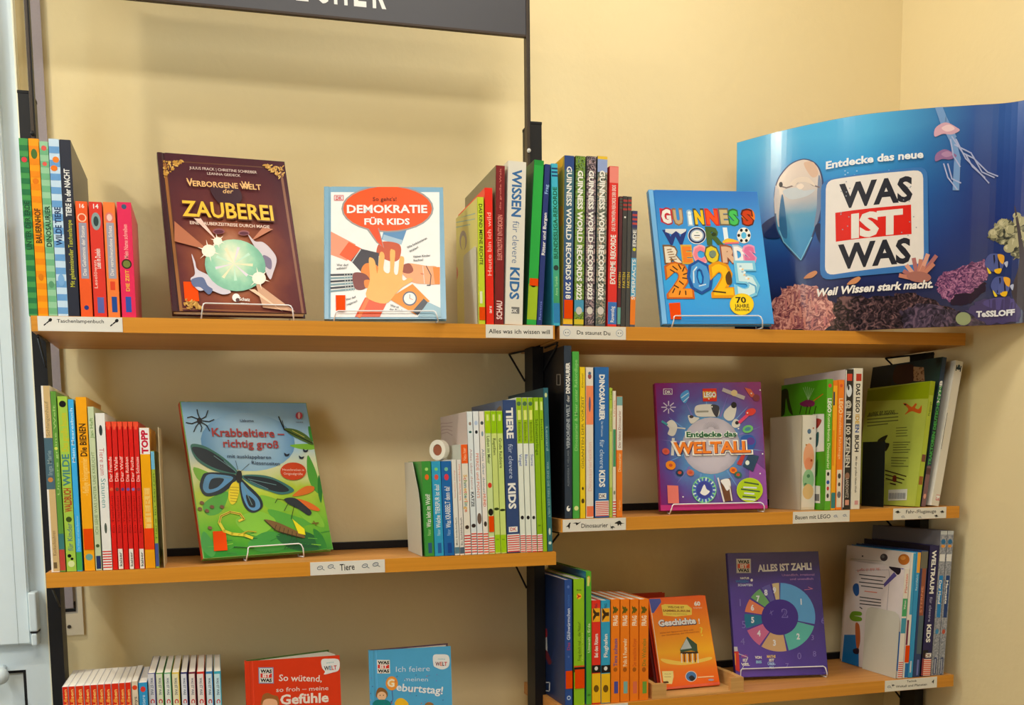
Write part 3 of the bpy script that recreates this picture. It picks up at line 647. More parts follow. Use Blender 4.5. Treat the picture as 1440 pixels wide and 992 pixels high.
spine_book(S, 'white, yellow and orange-red craft book right of the red paperbacks', 467, 507, 289, (240, 168, 16),
    [('r', 290, 395, (236, 232, 230)), ('t', 'TOPP', 300, 392, (200, 30, 60), U(.6, bold=.05)), ('r', 530, 690, (240, 200, 110), .2, .8), ('t', 'TIERE', 535, 688, (240, 170, 60), U(.5, bold=0)), ('r', 690, 775, (236, 64, 14)), ('r', 786, 846, (236, 160, 20), .1, .9)])
spine_book(S, 'short thin lime book with a blue foot at the end of the middle left row', 508, 523, 382, (160, 180, 60),
    [('r', 384, 455, (110, 180, 214)), ('t', 'Tiere im Garten', 470, 740, (90, 120, 30), U(.5)), ('r', 750, 842, (70, 84, 150))], depth=.15)

# ---- group E: middle shelf, right group
S = dict(view=(550, 520, 3.308), z=Z2, lean=-1.3)
G = 'small hardbacks with round orange badges on the middle left shelf'
spine_book(S, 'small green hardback against the grey bookend on the middle shelf', 160, 203, 428, (62, 148, 62),
    [('o', 465, .18, .18, (170, 220, 120)), ('o', 502, .22, .3, (236, 110, 40)), ('t', 'Was lebt im Wald?', 580, 735, W_, U(.5)), ('t', 'Natur', 745, 775, (160, 210, 140), U(.35)), ('r', 808, 856, (44, 90, 130), .35, .75)], group=G, depth=.13)
spine_book(S, 'small cyan hardback between the green and the blue one', 204, 247, 428, (50, 160, 204),
    [('o', 465, .18, .18, (130, 214, 120)), ('o', 502, .22, .3, (226, 90, 70)), ('t', 'Welche TIERSPUR ist das?', 535, 738, W_, U(.5)), ('t', 'Natur', 745, 775, (170, 214, 230), U(.35)), ('r', 808, 856, (40, 100, 170), .35, .75)], group=G, depth=.13)
spine_book(S, 'small royal blue hardback right of the cyan one on the middle shelf', 248, 296, 428, (30, 104, 176),
    [('o', 465, .18, .18, (120, 190, 160)), ('o', 502, .22, .3, (220, 60, 80)), ('t', 'Was KRABBELT denn da?', 545, 738, W_, U(.5)), ('t', 'Natur', 745, 775, (140, 180, 230), U(.35)), ('r', 808, 856, (24, 70, 150), .35, .75)], group=G, depth=.13)
spine_book(S, 'thin white paperback with a grey-blue foot next to the royal blue hardback', 297, 320, 420, (226, 226, 220),
    [('t', 'Naturdetektive unterwegs', 470, 600, (214, 150, 130), U(.3)), ('t', 'Mein Entdeckerbuch', 690, 820, (90, 96, 96), U(.35)), ('r', 828, 858, (90, 130, 150))], soft=True, depth=.14)
spine_book(S, 'thin white paperback with a dark line of text, left of the orange-topped book', 321, 342, 420, (228, 224, 218),
    [('t', 'Im Garten entdecken', 440, 610, (220, 130, 110), U(.4)), ('t', 'Ein Sachbilderbuch', 690, 820, (50, 50, 50), U(.4)), ('r', 828, 858, (80, 100, 120))], soft=True, depth=.14)
def coverE(A): A.fill((196, 200, 190)); A.blob([(230, 400), (236, 380), (246, 380), (246, 400)], (60, 80, 70))
spine_book(S, 'white butterfly book with an orange block at its head and striped foot', 343, 374, 349, (230, 226, 214),
    [('r', 350, 438, (238, 96, 30)), ('t', 'Neu hier', 365, 425, (250, 190, 150), U(.5)), ('t', 'Schmetterlinge', 490, 665, [(220, 170, 40), (214, 110, 70), (120, 160, 90), (90, 140, 150)], U(.5, 'd', .02)), ('o', 735, .3, .3, (60, 44, 36))]+STR(765, 855, 7), depth=.13, left=coverE)
def coverE2(A):
    A.fill((206, 190, 186))
    for k in range(4): A.line([(212, 260+k*22), (235, 250+k*16), (262, 250+k*14), (285, 246+k*20)], 4, (176, 150, 150))
    A.line([(214, 290), (220, 315)], 6, (110, 100, 100))
GT = 'tall white pet guides with striped feet'
spine_book(S, 'tall white cat guide with a striped foot, its teal-edged cover visible', 376, 402, 196, (222, 232, 236),
    [('o', 253, .22, .3, (150, 130, 120)), ('o', 292, .25, .2, (20, 90, 90)), ('t', 'Alles über deine', 370, 560, (190, 160, 160), U(.4, 'd')), ('t', 'KATZE', 570, 640, (60, 70, 80), U(.5, 'd', .03)), ('o', 728, .4, .35, (50, 40, 40))]+STR(757, 853, 8), group=GT, left=coverE2)
spine_book(S, 'tall white pony guide between the cat guide and the dog guide', 404, 430, 195, (228, 234, 238),
    [('o', 292, .25, .3, (30, 30, 40)), ('o', 250, .3, .4, (180, 200, 230)), ('t', 'PFERDE und PONYS', 390, 600, (220, 150, 130), U(.5, 'd', .02)), ('o', 695, .4, 1.0, (110, 90, 80))]+STR(757, 853, 8), group=GT)
spine_book(S, 'tall white dog guide with a striped foot beside the lime green row', 432, 456, 195, (236, 230, 222),
    [('o', 250, .3, .35, (70, 80, 90)), ('o', 300, .2, .5, (120, 150, 170)), ('t', 'Alles über deinen', 370, 580, (130, 150, 170), U(.45, 'd')), ('t', 'HUND', 580, 640, (220, 130, 110), U(.5, 'd', .03)), ('o', 720, .3, .5, (60, 50, 44))]+STR(757, 853, 8, (226, 80, 50)), group=GT)
GL = 'lime green headed animal books'
spine_book(S, 'lime headed book with an orange sticker low on its spine, about life by the lake', 457, 484, 193, (206, 226, 160),
    [('r', 195, 298, (166, 206, 10)), ('r', 210, 240, (214, 234, 130), .3, .7), ('t', 'Leben im Meer', 310, 440, (60, 80, 40), U(.5, 'd')), ('o', 540, .35, .45, (220, 60, 40)), ('o', 665, .45, .6, (20, 24, 20)), ('k', 683, 757)]+STR(778, 853, 7, (226, 80, 50)), group=GL)
spine_book(S, 'lime headed book with a black branch drawing, middle one of three', 485, 511, 193, (204, 222, 130),
    [('r', 195, 298, (150, 200, 10)), ('r', 210, 240, (214, 234, 130), .3, .7), ('t', 'Reptilien', 320, 400, (60, 80, 40), U(.5, 'd')), ('o', 650, .45, .25, (40, 60, 20)), ('r', 770, 852, (160, 206, 20)), ('h', 'DK', 795, (90, 120, 20), .5)], group=GL)
spine_book(S, 'lime headed big cat book directly left of the thick navy volume', 512, 539, 193, (204, 224, 130),
    [('r', 195, 298, (150, 200, 10)), ('r', 210, 240, (214, 234, 130), .3, .7), ('t', 'Große Raubtiere', 320, 460, (60, 80, 40), U(.5, 'd')), ('o', 655, .48, .2, (30, 50, 20)), ('r', 770, 852, (160, 206, 20)), ('h', 'DK', 795, (90, 120, 20), .5)], group=GL)
spine_book(S, 'thick navy blue animal volume with large white capitals and a striped foot', 542, 601, 143, (50, 74, 124),
    [('t', 'TIERE', 180, 322, W_, U(.5, 'd', .04)), ('t', 'für clevere', 348, 510, (190, 204, 230), U(.35, 'd', 0)), ('t', 'KIDS', 528, 650, W_, U(.55, 'd', .04)), ('r', 733, 758, W_, .15, .85), ('h', 'DK', 752, (200, 50, 50), .5)]+STR(768, 850, 8), left=lambda A: (A.fill((86, 100, 130)), A.blob([(490, 195), (505, 170), (512, 175), (512, 220)], (120, 90, 60))))
GN = 'slim green and white nature guides right of the navy volume'
for k, (a, b2, tx, lb) in enumerate(((603, 628, 'Vögel', 'slim green and white guide to birds, first right of the navy volume'), (630, 655, 'Bäume', 'slim green and white guide, middle of the three green and white guides'), (657, 680, 'Sterne', 'slim green and white guide, third of the three green and white guides'))):
    spine_book(S, lb, a, b2, 131, (228, 236, 226), [('r', 132, 345, (150, 190, 20)), ('r', 190, 235, (226, 234, 130), .25, .8), ('o', 160, .4, .4, (70, 110, 80)), ('t', 'Entdecke', 245, 335, (90, 120, 10), U(.4, 'd')), ('t', tx, 395, 450, (80, 110, 190), U(.5, 'd')), ('o', 690, .3, .35, (30, 30, 36))]+STR(768, 850, 8), group=GN)
spine_book(S, 'all green slim guide with a striped foot near the teal book', 682, 707, 131, (140, 186, 20),
    [('r', 150, 190, (214, 230, 140), .3, .8), ('t', 'Schmetterlinge', 230, 400, (60, 96, 10), U(.5, 'd')), ('h', 'DK', 730, (50, 80, 10), .5)]+STR(768, 850, 8), group=GN)
spine_book(S, 'plain bright green guide between the striped green one and the teal book', 708, 727, 131, (146, 192, 24),
    [('r', 150, 190, (214, 230, 140), .3, .8), ('t', 'Insekten', 230, 330, (60, 96, 10), U(.5, 'd'))], group=GN)
spine_book(S, 'tall dark teal book at the right end of the middle left shelf', 729, 752, 86, (40, 100, 116),
    [('o', 120, .25, .45, (200, 214, 150)), ('r', 260, 850, (44, 108, 118)), ('t', 'Leonard', 265, 380, (150, 190, 190), U(.4, 'd')), ('t', 'WIR SIND DIE TIERE DER WELT', 430, 690, (140, 180, 180), U(.4, 'd')), ('o', 755, .2, .7, (210, 224, 214)), ('o', 808, .3, .3, (210, 224, 214))], left=lambda A: A.fill((36, 70, 80)))

# ---- group F: right bay, middle shelf, dinosaurs
S = dict(view=(770, 470, 3.423), z=Z3, y=.004)
spine_book(S, 'tallest dark slate book on the lost dinosaur world with a white hook emblem', 83, 119, 57, (42, 56, 74),
    [('t', 'DINOSAURIER', 140, 288, W_, U(.5, bold=.04)), ('t', 'der', 295, 330, (200, 200, 200), U(.4)), ('t', 'VERBORGENE WELT', 340, 552, (170, 180, 190), U(.42, bold=.03)), ('t', 'ALEXANDRA T. HELLMER', 560, 735, (120, 130, 140), U(.25)), ('o', 842, .26, .36, W_), ('o', 836, .14, .14, (42, 56, 74), .6)], left=lambda A: (A.fill((26, 24, 26)), A.line([(45, 195), (62, 195), (62, 245), (45, 245), (45, 195)], 3, (150, 140, 130))))
spine_book(S, 'tall green dinosaur book directly right of the dark slate one', 123, 155, 85, (74, 168, 70),
    [('t', 'Dinosaurier & Meer unter Rekordlupe', 125, 565, (150, 210, 130), U(.45)), ('o', 840, .34, .34, (220, 226, 150))])
spine_book(S, 'yellow spined book between the green and the white-orange dinosaur books', 158, 183, 160, (236, 204, 30),
    [('t', 'Dinos!', 190, 260, (90, 80, 20), U(.3)), ('t', 'GIGANTEN DER VORZEIT', 300, 650, (120, 110, 40), U(.5)), ('o', 745, .2, .3, (60, 50, 20)), ('o', 805, .3, .45, (80, 60, 20))])
spine_book(S, 'white book with an orange panel and orange foot left of the broad blue one', 187, 222, 161, (228, 222, 212),
    [('o', 205, .25, .35, (150, 80, 80)), ('o', 190, .2, .2, (80, 110, 140)), ('r', 250, 437, (240, 140, 96)), ('o', 340, .15, 1.0, (90, 90, 130)), ('t', 'Dinosaurierlexikon', 520, 760, (226, 190, 180), U(.5)), ('r', 830, 880, (236, 120, 80), .05, 1)])
spine_book(S, 'broad blue dinosaur volume with white capitals and a striped foot', 230, 296, 160, (36, 104, 176),
    [('t', 'DINOSAURIER', 195, 415, W_, U(.36, 'd', .04)), ('t', 'für clevere', 510, 650, (200, 220, 240), U(.32, 'd', 0)), ('t', 'KIDS', 655, 738, W_, U(.4, 'd', .04)), ('t', 'Über 1000 Urzeittiere', 420, 495, (190, 210, 235), U(.14, 'd', xc=.5)), ('r', 768, 795, W_, .25, .8), ('h', 'DK', 790, (90, 60, 90), .5)]+STR(804, 878, 8))
spine_book(S, 'short lime green book right of the broad blue dinosaur volume', 298, 313, 260, (170, 196, 70),
    [('r', 360, 740, (190, 206, 120)), ('t', 'Frag', 275, 320, (90, 120, 20), U(.5)), ('t', 'Dinosaurier', 370, 470, (100, 120, 40), U(.5))])
spine_book(S, 'short white and green slim book second from the right in the dinosaur row', 314, 330, 275, (226, 220, 200),
    [('t', 'Urzeit', 320, 400, (220, 150, 120), U(.5)), ('r', 460, 640, (60, 150, 100), .1, .9), ('o', 765, .3, .6, (120, 130, 110))]+STR(800, 878, 6))
spine_book(S, 'short slim book, white above and bright orange below, last of the dinosaur row', 332, 361, 300, (234, 124, 36),
    [('r', 302, 345, (120, 170, 170)), ('r', 345, 560, (226, 222, 214)), ('t', 'Der kleine Dinosaurier', 370, 550, (150, 90, 80), U(.4)), ('t', 'Dinosaurier', 575, 665, (250, 214, 160), U(.45)), ('t', 'Magellan', 800, 850, (250, 190, 120), U(.3))])

# ---- group G: right bay, middle shelf, building bricks and vehicles
S = dict(view=(1070, 480, 3.42), z=Z3)
spine_book(S, 'small thick white book with orange and green watercolour spots on its spine', 192, 258, 356, (222, 214, 192),
    [('r', 360, 800, (228, 224, 212)), ('o', 560, .4, .9, (240, 170, 130)), ('o', 590, .3, .4, (240, 150, 110)), ('o', 670, .42, .7, (150, 196, 150)), ('o', 650, .12, .12, (70, 130, 90)), ('o', 690, .1, .1, (70, 130, 90), .3), ('o', 725, .4, .5, (226, 190, 130)), ('o', 435, .14, .16, (90, 120, 150)), ('o', 420, .06, .06, (200, 120, 80), .8), ('o', 470, .08, .08, (120, 110, 100), .6), ('o', 500, .06, .06, (200, 140, 70), .3), ('o', 575, .08, .08, (190, 80, 40), .7)], y=.036, depth=.125, left=lambda A: (A.fill((196, 188, 160)), A.blob([(75, 400), (95, 398), (95, 428), (80, 430)], (90, 50, 40))))
S['cur'] = -9
def coverG2(A):
    A.fill((70, 150, 20)); A.view(1080, 500, 8.267)
    A.blob([(110, 680), (120, 480), (170, 400), (230, 400), (250, 520), (290, 690), (240, 640), (210, 500), (190, 690)], (16, 40, 8))
    A.blob([(370, 560), (460, 515), (540, 540), (530, 590), (450, 600), (400, 590)], (120, 30, 80)); A.line([(530, 530), (640, 450)], 10, (190, 90, 20))
    for k in range(6): A.line([(470, 520), (410+k*25, 375-10*math.sin(k))], 5, (150, 190, 130))
    for x in (370, 440, 480, 540): A.line([(x+20, 590), (x, 680)], 9, (20, 30, 10))
    A.view(1070, 480, 3.42)
    A.poly([(250, 352), (305, 350), (305, 530), (250, 535)], (218, 216, 206)); A.blob([(252, 375), (292, 378), (280, 410), (262, 420)], (150, 50, 40)); A.blob([(265, 450), (280, 440), (275, 500), (255, 510)], (50, 90, 90))
    A.blob([(262, 600), (275, 570), (272, 640), (258, 650)], (40, 90, 20)); A.poly([(256, 695), (286, 697), (286, 780), (256, 778)], (214, 216, 206)); A.poly([(260, 735), (282, 736), (282, 770), (260, 768)], (110, 110, 110))
spine_book(S, 'tall green building brick book whose cover shows models', 305, 334, 183, (92, 176, 44),
    [('t', 'LEGO', 275, 345, W_, U(.6, 'd', .04)), ('t', 'Kunterbunte Dinosaurier', 350, 615, (226, 240, 200), U(.45, 'd', .01)), ('o', 215, .3, .3, (214, 70, 60)), ('r', 620, 770, (226, 226, 216), .12, .95), ('o', 640, .2, .3, K_), ('o', 680, .25, .3, (40, 80, 170)), ('o', 710, .2, .3, (200, 40, 40)), ('o', 745, .2, .35, (60, 60, 60))], left=coverG2, depth=.17)
spine_book(S, 'thin yellow and orange building brick book behind the green one', 336, 357, 190, (248, 176, 30),
    [('r', 192, 215, (240, 130, 30)), ('r', 245, 310, (30, 60, 90), 0, .4), ('r', 430, 600, (240, 150, 20), 0, .5), ('r', 730, 805, (50, 130, 130))], depth=.19)
spine_book(S, 'orange building brick ideas book left of the black and white spines', 359, 388, 187, (244, 132, 30),
    [('o', 215, .25, .25, (226, 90, 40)), ('t', 'LEGO', 275, 350, (252, 220, 170), U(.6, 'd', .03)), ('t', 'Bauideen Fahrzeuge', 355, 570, (252, 214, 160), U(.4, 'd', 0)), ('r', 620, 800, (230, 220, 200), .1, .9), ('o', 650, .25, .4, (60, 60, 60)), ('o', 690, .2, .3, (80, 70, 60)), ('o', 740, .3, .5, (110, 110, 120))], depth=.19)
spine_book(S, 'black spined book of a hundred scenes with a red logo square at its head', 393, 430, 136, (40, 38, 36),
    [('r', 140, 800, W_, 0, .12), ('r', 158, 192, (214, 66, 44), .2, .85), ('o', 240, .35, .7, (220, 226, 235)), ('o', 225, .12, .3, K_, .4), ('t', '@ IN 100 SZENEN', 285, 610, (214, 210, 200), U(.55, 'd', .03)), ('o', 650, .3, .4, (150, 110, 90)), ('t', 'LANDOWITZ', 660, 755, (200, 190, 180), U(.4, 'd', .01)), ('r', 765, 790, (214, 150, 130), .3, .8)], depth=.23, left=lambda A: A.fill((206, 196, 196)))
spine_book(S, 'tall white building brick idea book with black capitals and a red logo square', 432, 475, 131, (226, 222, 208),
    [('r', 158, 193, (190, 50, 34), .25, .85), ('t', 'DAS LEGO', 205, 345, (40, 38, 36), U(.42, 'd', .04)), ('t', 'IDEEN', 352, 442, [(196, 160, 70), (190, 150, 50), (210, 170, 40), (60, 90, 140), (50, 80, 150)], U(.42, 'd', .03)), ('t', 'BUCH', 452, 535, (40, 38, 44), U(.42, 'd', .04)), ('t', 'Mit der großen Ideen-Welt', 555, 730, (100, 96, 90), U(.22, 'd')), ('r', 768, 788, (210, 150, 150), .4, .8)], depth=.23)
S['lean'] = 0
def coverG8(A):
    A.fill((186, 200, 84)); A.view(1200, 500, 8.265)
    A.poly([(100, 420), (100, 540), (900, 500), (900, 270)], (150, 170, 10)); A.text('Weißt du schon?', (175, 665), (490, 635), 50, (60, 66, 24), .02)
    for k in range(4): A.line([(165, 708+k*38), (520-(k == 3)*120, 675+k*40)], 13, (110, 120, 60))
    A.blob([(580, 560), (620, 560), (680, 600), (720, 560), (740, 570), (720, 610), (760, 625), (795, 580), (790, 660), (760, 675), (680, 650), (600, 690), (640, 625)], (214, 96, 30)); A.ell(605, 572, 16, 10, (40, 40, 30))
    for k in range(4): A.line([(500, 845+k*32), (620+10*(k % 2), 838+k*32)], 10, (120, 130, 60))
    A.view(1200, 610, 7.63)
    A.blob([(260, 80), (370, 15), (340, 90), (390, 110), (360, 180), (335, 180)], (24, 30, 20))
    for k in range(5): A.line([(430, 95+k*27), (610-20*(k % 3), 92+k*27)], 9, (120, 130, 60))
    for k in range(4): A.line([(410, 258+k*30), (590-25*(k % 3), 262+k*30)], 9, (120, 130, 60))
    for k in range(3): A.line([(345+4*k, 395+44*k), (568-22*k, 460+36*k)], 11, (60, 44, 24))
    A.blob([(430, 455), (462, 455), (462, 515), (425, 510)], (110, 40, 24)); A.line([(400, 535), (455, 548)], 14, (60, 44, 24))
    A.poly([(380, 605), (583, 595), (575, 715), (375, 722)], (222, 224, 210))
    for k in range(13): A.line([(390+k*14, 640), (388+k*14, 700)], 7, (70, 80, 100))
S.pop('cur', None)
spine_book(S, 'lime green aeroplane fact book, its cover showing beside the dark bookend', 742, 765, 192, (176, 192, 60),
    [('r', 192, 260, (156, 172, 10)), ('t', 'Flugzeuge', 290, 360, (90, 110, 20), U(.4)), ('r', 545, 580, (120, 70, 60), .1, .9), ('r', 650, 690, (150, 90, 40), .1, .9)], lean=6.3, left=coverG8, depth=.21)
def coverG7(A):
    A.fill(ramp_mat('cover_ink', [(0, (40, 66, 60)), (.6, (30, 44, 56)), (1, (14, 22, 34))], 's', blotch=((24, 30, 30), 8, .55)))
    A.view(1200, 500, 8.265); A.blob([(480, 150), (560, 110), (700, 120), (700, 300), (480, 320)], (70, 40, 36)); A.poly([(700, 130), (820, 140), (830, 300), (700, 300)], speck_mat('cover_ink_rust', (80, 50, 30), (150, 100, 60), (190, 150, 110), 160))
S['cur'] = S['cur']+.0045
spine_book(S, 'tall dark tractor book with green lettering leaning behind the lime green aeroplane book', 770, 792, 76, (36, 56, 80),
    [('t', 'XYMB', 190, 300, W_, U(.55, bold=.05)), ('r', 330, 560, (20, 60, 40), .1, 1), ('t', 'TRAKTOREN DEUTSCHLANDS', 215, 595, (70, 180, 80), U(.6, bold=.03)), ('r', 600, 800, (130, 96, 100)), ('r', 610, 640, (90, 60, 60)), ('o', 745, .3, .5, (220, 160, 140))], lean=7.6, left=coverG7, depth=.232, y=.010)
S['cur'] = S['cur']+.010
spine_book(S, 'thick white vehicle volume leaning against the right wall with a dark car silhouette', 796, 856, 93, (224, 218, 204),
    [('o', 128, .36, .16, (36, 50, 60)), ('r', 114, 142, (36, 50, 60), .15, .28), ('r', 114, 142, (36, 50, 60), .72, .85), ('o', 118, .16, .2, (40, 70, 80)), ('r', 345, 520, (60, 60, 62), .02, .07), ('r', 735, 762, (206, 120, 110), .45, .95), ('r', 738, 759, W_, .48, .92), ('h', '    DK', 760, (200, 90, 84), .9)], lean=9.4, rr=.004, depth=.110, y=.004)

# ---- group H: right bay, lowest shelf, left
S = dict(view=(740, 770, 4.468), z=Z4, cur=1.0205)
def coverH1(A):
    A.fill(ramp_mat('cover_ink', [(0, (30, 52, 96)), (1, (18, 30, 62))], 's'))
    A.blob([(118, 530), (128, 530), (134, 660), (122, 670)], (190, 190, 190)); A.blob([(116, 660), (130, 650), (160, 720), (140, 735)], (110, 40, 50)); A.blob([(112, 520), (130, 515), (132, 560), (116, 565)], (150, 40, 50)); A.line([(160, 710), (180, 640)], 4, (60, 70, 120))
    A.line([(126, 850), (148, 850), (146, 905), (124, 902)], 6, (210, 214, 220))
spine_book(S, 'big blue glow-worm picture book at the left end of the lowest right shelf', 232, 292, 206, (38, 76, 150),
    [('t', 'Glühwürmchen', 385, 585, (214, 226, 244), U(.42, bold=.01)), ('t', 'Das', 600, 650, (170, 60, 100), U(.4)), ('o', 250, .16, .2, (90, 120, 190)), ('t', 'schlaue', 300, 375, (60, 110, 190), U(.25)), ('o', 690, .12, .15, (80, 110, 180)), ('k', 778, 890), ('o', 948, .26, .28, (190, 206, 230)), ('o', 948, .16, .16, (38, 76, 150))], left=coverH1, depth=.22)
spine_book(S, 'lime green question book with a black band and orange sticker near its foot', 300, 368, 200, (142, 194, 30),
    [('h', 'FRAG', 275, (40, 60, 10), .45), ('o', 310, .24, .26, (240, 190, 40)), ('t', 'Y', 296, 324, (200, 40, 20), U(.3, bold=.05)), ('t', 'Frag doch mal ... die Natur!', 470, 715, (60, 90, 10), U(.28, bold=0)), ('t', 'Pflanzen Wald', 540, 720, (190, 220, 90), U(.14, xc=.8)), ('r', 745, 755, (214, 90, 30)), ('r', 755, 785, (30, 20, 20)), ('k', 768, 888)], depth=.22, left=lambda A: A.fill((40, 80, 20)))
spine_book(S, 'tallest slim green book with a dark blue cover in the lowest right row', 378, 412, 153, (84, 170, 50),
    [('o', 205, .3, .7, (220, 170, 60)), ('r', 190, 245, (214, 220, 120), .2, .6), ('t', 'Umwelt - Erde', 480, 665, (214, 240, 190), U(.45, bold=.01)), ('o', 930, .3, .2, (60, 120, 40))], left=lambda A: A.fill(ramp_mat('cover_ink', [(0, (40, 120, 150)), (.25, (20, 60, 90)), (1, (20, 36, 50))], 's')), depth=.23)
S['cur'] = -9
G = 'small question books with yellow feet'
for a, b2, c1, c2, tx, lb in ((413, 468, (226, 48, 34), 'red', 'Bei den Rittern', 'small red question book with a yellow foot right of the tall green book'),
                           (471, 528, (44, 160, 206), 'blue', 'Flughafen', 'small cyan question book about the airport with a yellow foot')):
    spine_book(S, lb, a, b2, 335, c1, [('t', 'FRAG', 355, 385, (30, 30, 60), U(.3)), ('r', 385, 470, (240, 170, 30), .05, .95), ('t', 'Y', 395, 450, (60, 40, 20), U(.6, bold=.08)), ('t', tx, 545, 695, W_, U(.4, bold=.02)), ('r', 742, 790, (24, 18, 20)), ('o', 763, .2, .22, (220, 220, 220)), ('r', 795, 978, (240, 190, 24)), ('o', 890, .3, .4, (110, 80, 10))], group=G, depth=.15)
G = 'orange question paperbacks in a row'
OR = [(533, 588, 'Tiere zuhause', (90, 84, 150), (70, 74, 160), 'first orange question book of four, its blue publisher tab at the foot'), (592, 648, 'Polis & Feuerwehr', (250, 226, 190), (120, 180, 180), 'second orange question book of four, title in white and pale tab at the foot'),
      (652, 706, 'Der menschliche Körper', (214, 90, 30), (226, 110, 80), 'third orange question book of four, with a salmon tab at the foot'), (710, 768, 'Die Weltreise', (150, 130, 40), (110, 160, 60), 'fourth orange question book with a green tab, beside the display tray')]
for a, b2, tx, tc, bc, lb in OR:
    spine_book(S, lb, a, b2, 328, (242, 128, 22), [('t', 'FRAG', 430, 495, (250, 226, 200), U(.5, bold=.04)), ('o', 395, .2, .35, (110, 90, 20)), ('t', 'Y', 375, 415, (90, 90, 20), U(.5, bold=.06)), ('t', tx, 575, 750, tc, U(.42, bold=.02)), ('o', 770, .22, .25, (170, 90, 20)), ('r', 845, 920, bc, .35, .8)], group=G, depth=.15)

# ---- group I: right bay, lowest shelf, right
S = dict(view=(1170, 850, 8.0), z=Z4, lean=2.6)
def coverI1(A):
    A.fill((226, 216, 214)); A.view(1170, 740, 8)
    A.text('Fragst du dich oft?', (285, 490), (545, 470), 30, (214, 110, 90), .01)
    for k in range(4): A.line([(310+(k % 2)*20, 548+k*42), (600-(k % 2)*30, 578+k*42)], 11, (60, 60, 66))
    A.line([(370, 735), (505, 750)], 12, (226, 140, 120))
    for k in range(4): A.line([(315, 800+k*38), (550-(k == 3)*210, 832+k*34)], 11, (60, 60, 66))
    A.line([(270, 500), (640, 495), (650, 560), (620, 950)], 3, (110, 110, 130))
    A.blob([(235, 690), (260, 650), (300, 660), (305, 760), (275, 790), (245, 750)], (36, 90, 160))
    A.poly([(585, 650), (700, 520), (730, 560), (590, 690)], (90, 80, 150)); A.poly([(770, 470), (800, 430), (845, 445), (790, 490)], (110, 100, 180)); A.blob([(645, 460), (670, 435), (700, 450), (745, 425), (775, 480), (770, 530), (740, 550), (705, 520), (660, 485)], (36, 30, 44))
    A.view(1170, 850, 8)
    A.blob([(200, 150), (215, 100), (250, 80), (330, 90), (330, 130), (250, 130), (330, 150), (330, 190), (240, 190)], (110, 160, 40))
    A.poly([(140, 345), (300, 345), (300, 760), (110, 690)], (20, 120, 200)); A.blob([(265, 225), (310, 240), (320, 400), (300, 500), (275, 470)], (190, 100, 50)); A.blob([(240, 510), (300, 500), (300, 560), (250, 555)], (36, 24, 50))
    A.poly([(720, 310), (785, 315), (760, 760), (700, 740)], (20, 110, 190))
spine_book(S, 'white space question book with its back cover toward us behind the grey bookend, striped foot', 735, 790, -400, (230, 222, 214),
    [('r', -60, 140, (70, 170, 110)), ('t', 'Weltraum', -40, 60, W_, U(.4)), ('r', 160, 330, (60, 150, 180)), ('t', 'Planeten', -340, -120, (214, 110, 100), U(.5))]+STR(640, 820, 8), left=coverI1, depth=.20, y=.005)
spine_book(S, 'taller white book with planet pictures on its cover, behind the white space question book', 795, 850, -575, (232, 226, 218),
    [('r', -570, 120, (60, 160, 210), .45, 1), ('r', 180, 460, (110, 30, 70), .1, .5), ('k', 465, 655), ('r', 665, 825, (20, 110, 180), .3, 1)], left=lambda A: (A.fill((222, 212, 202)), A.view(1170, 740, 8), A.ell(585, 355, 42, 42, (60, 56, 60)), A.ell(575, 345, 18, 18, (110, 110, 110)), A.ell(810, 378, 64, 62, (190, 110, 40)), A.ell(800, 360, 30, 24, (220, 150, 70)), A.ell(345, 340, 9, 9, K_), A.line([(210, 370), (560, 395)], 4, (150, 150, 130))), depth=.225, y=.005)
spine_book(S, 'sky blue slim science book with an orange head right of the white space books', 852, 905, -582, (46, 150, 206),
    [('r', -580, -350, (240, 170, 60), .3, 1), ('t', 'Raumfahrt', -330, -150, (200, 226, 240), U(.35)), ('r', 640, 770, (200, 214, 226), .3, .6)], depth=.225, y=.005)
spine_book(S, 'dark navy slim book with an orange-brown panel left of the thick navy volume', 907, 985, -600, (40, 62, 110),
    [('r', -590, -400, (110, 106, 90)), ('r', -400, 130, (150, 84, 60), .3, .9), ('t', 'STERNE', -200, 100, (214, 140, 110), U(.3)), ('r', 130, 560, (80, 100, 110), .3, 1), ('r', 625, 800, (110, 120, 190), .5, .75)], depth=.225, y=.005)
spine_book(S, 'thick dark navy outer space volume with large white capitals and a striped foot', 1000, 1105, -660, (36, 32, 84),
    [('t', 'WELTRAUM', -600, -115, W_, U(.42, 'd', .04)), ('t', 'für clevere', -80, 200, (190, 190, 220), U(.28, 'd', 0)), ('t', 'KIDS', 225, 430, W_, U(.42, 'd', .04)), ('r', 515, 600, (24, 20, 30), 0, .6), ('r', 550, 600, W_, .35, .95), ('h', ' DK', 595, (120, 60, 60), .8), ('r', 610, 800, (150, 60, 60), 0, .2), ('r', 615, 805, (236, 200, 190), .2, 1)]+[('r', 630+q*22, 640+q*22, (222, 90, 60), .2, 1) for q in range(8)], left=lambda A: A.fill((26, 22, 36)), depth=.225, y=.004)
G = 'grey science series books at the right wall'
GI = coral_mat((126, 130, 140), (150, 156, 168), (180, 180, 190), 120)
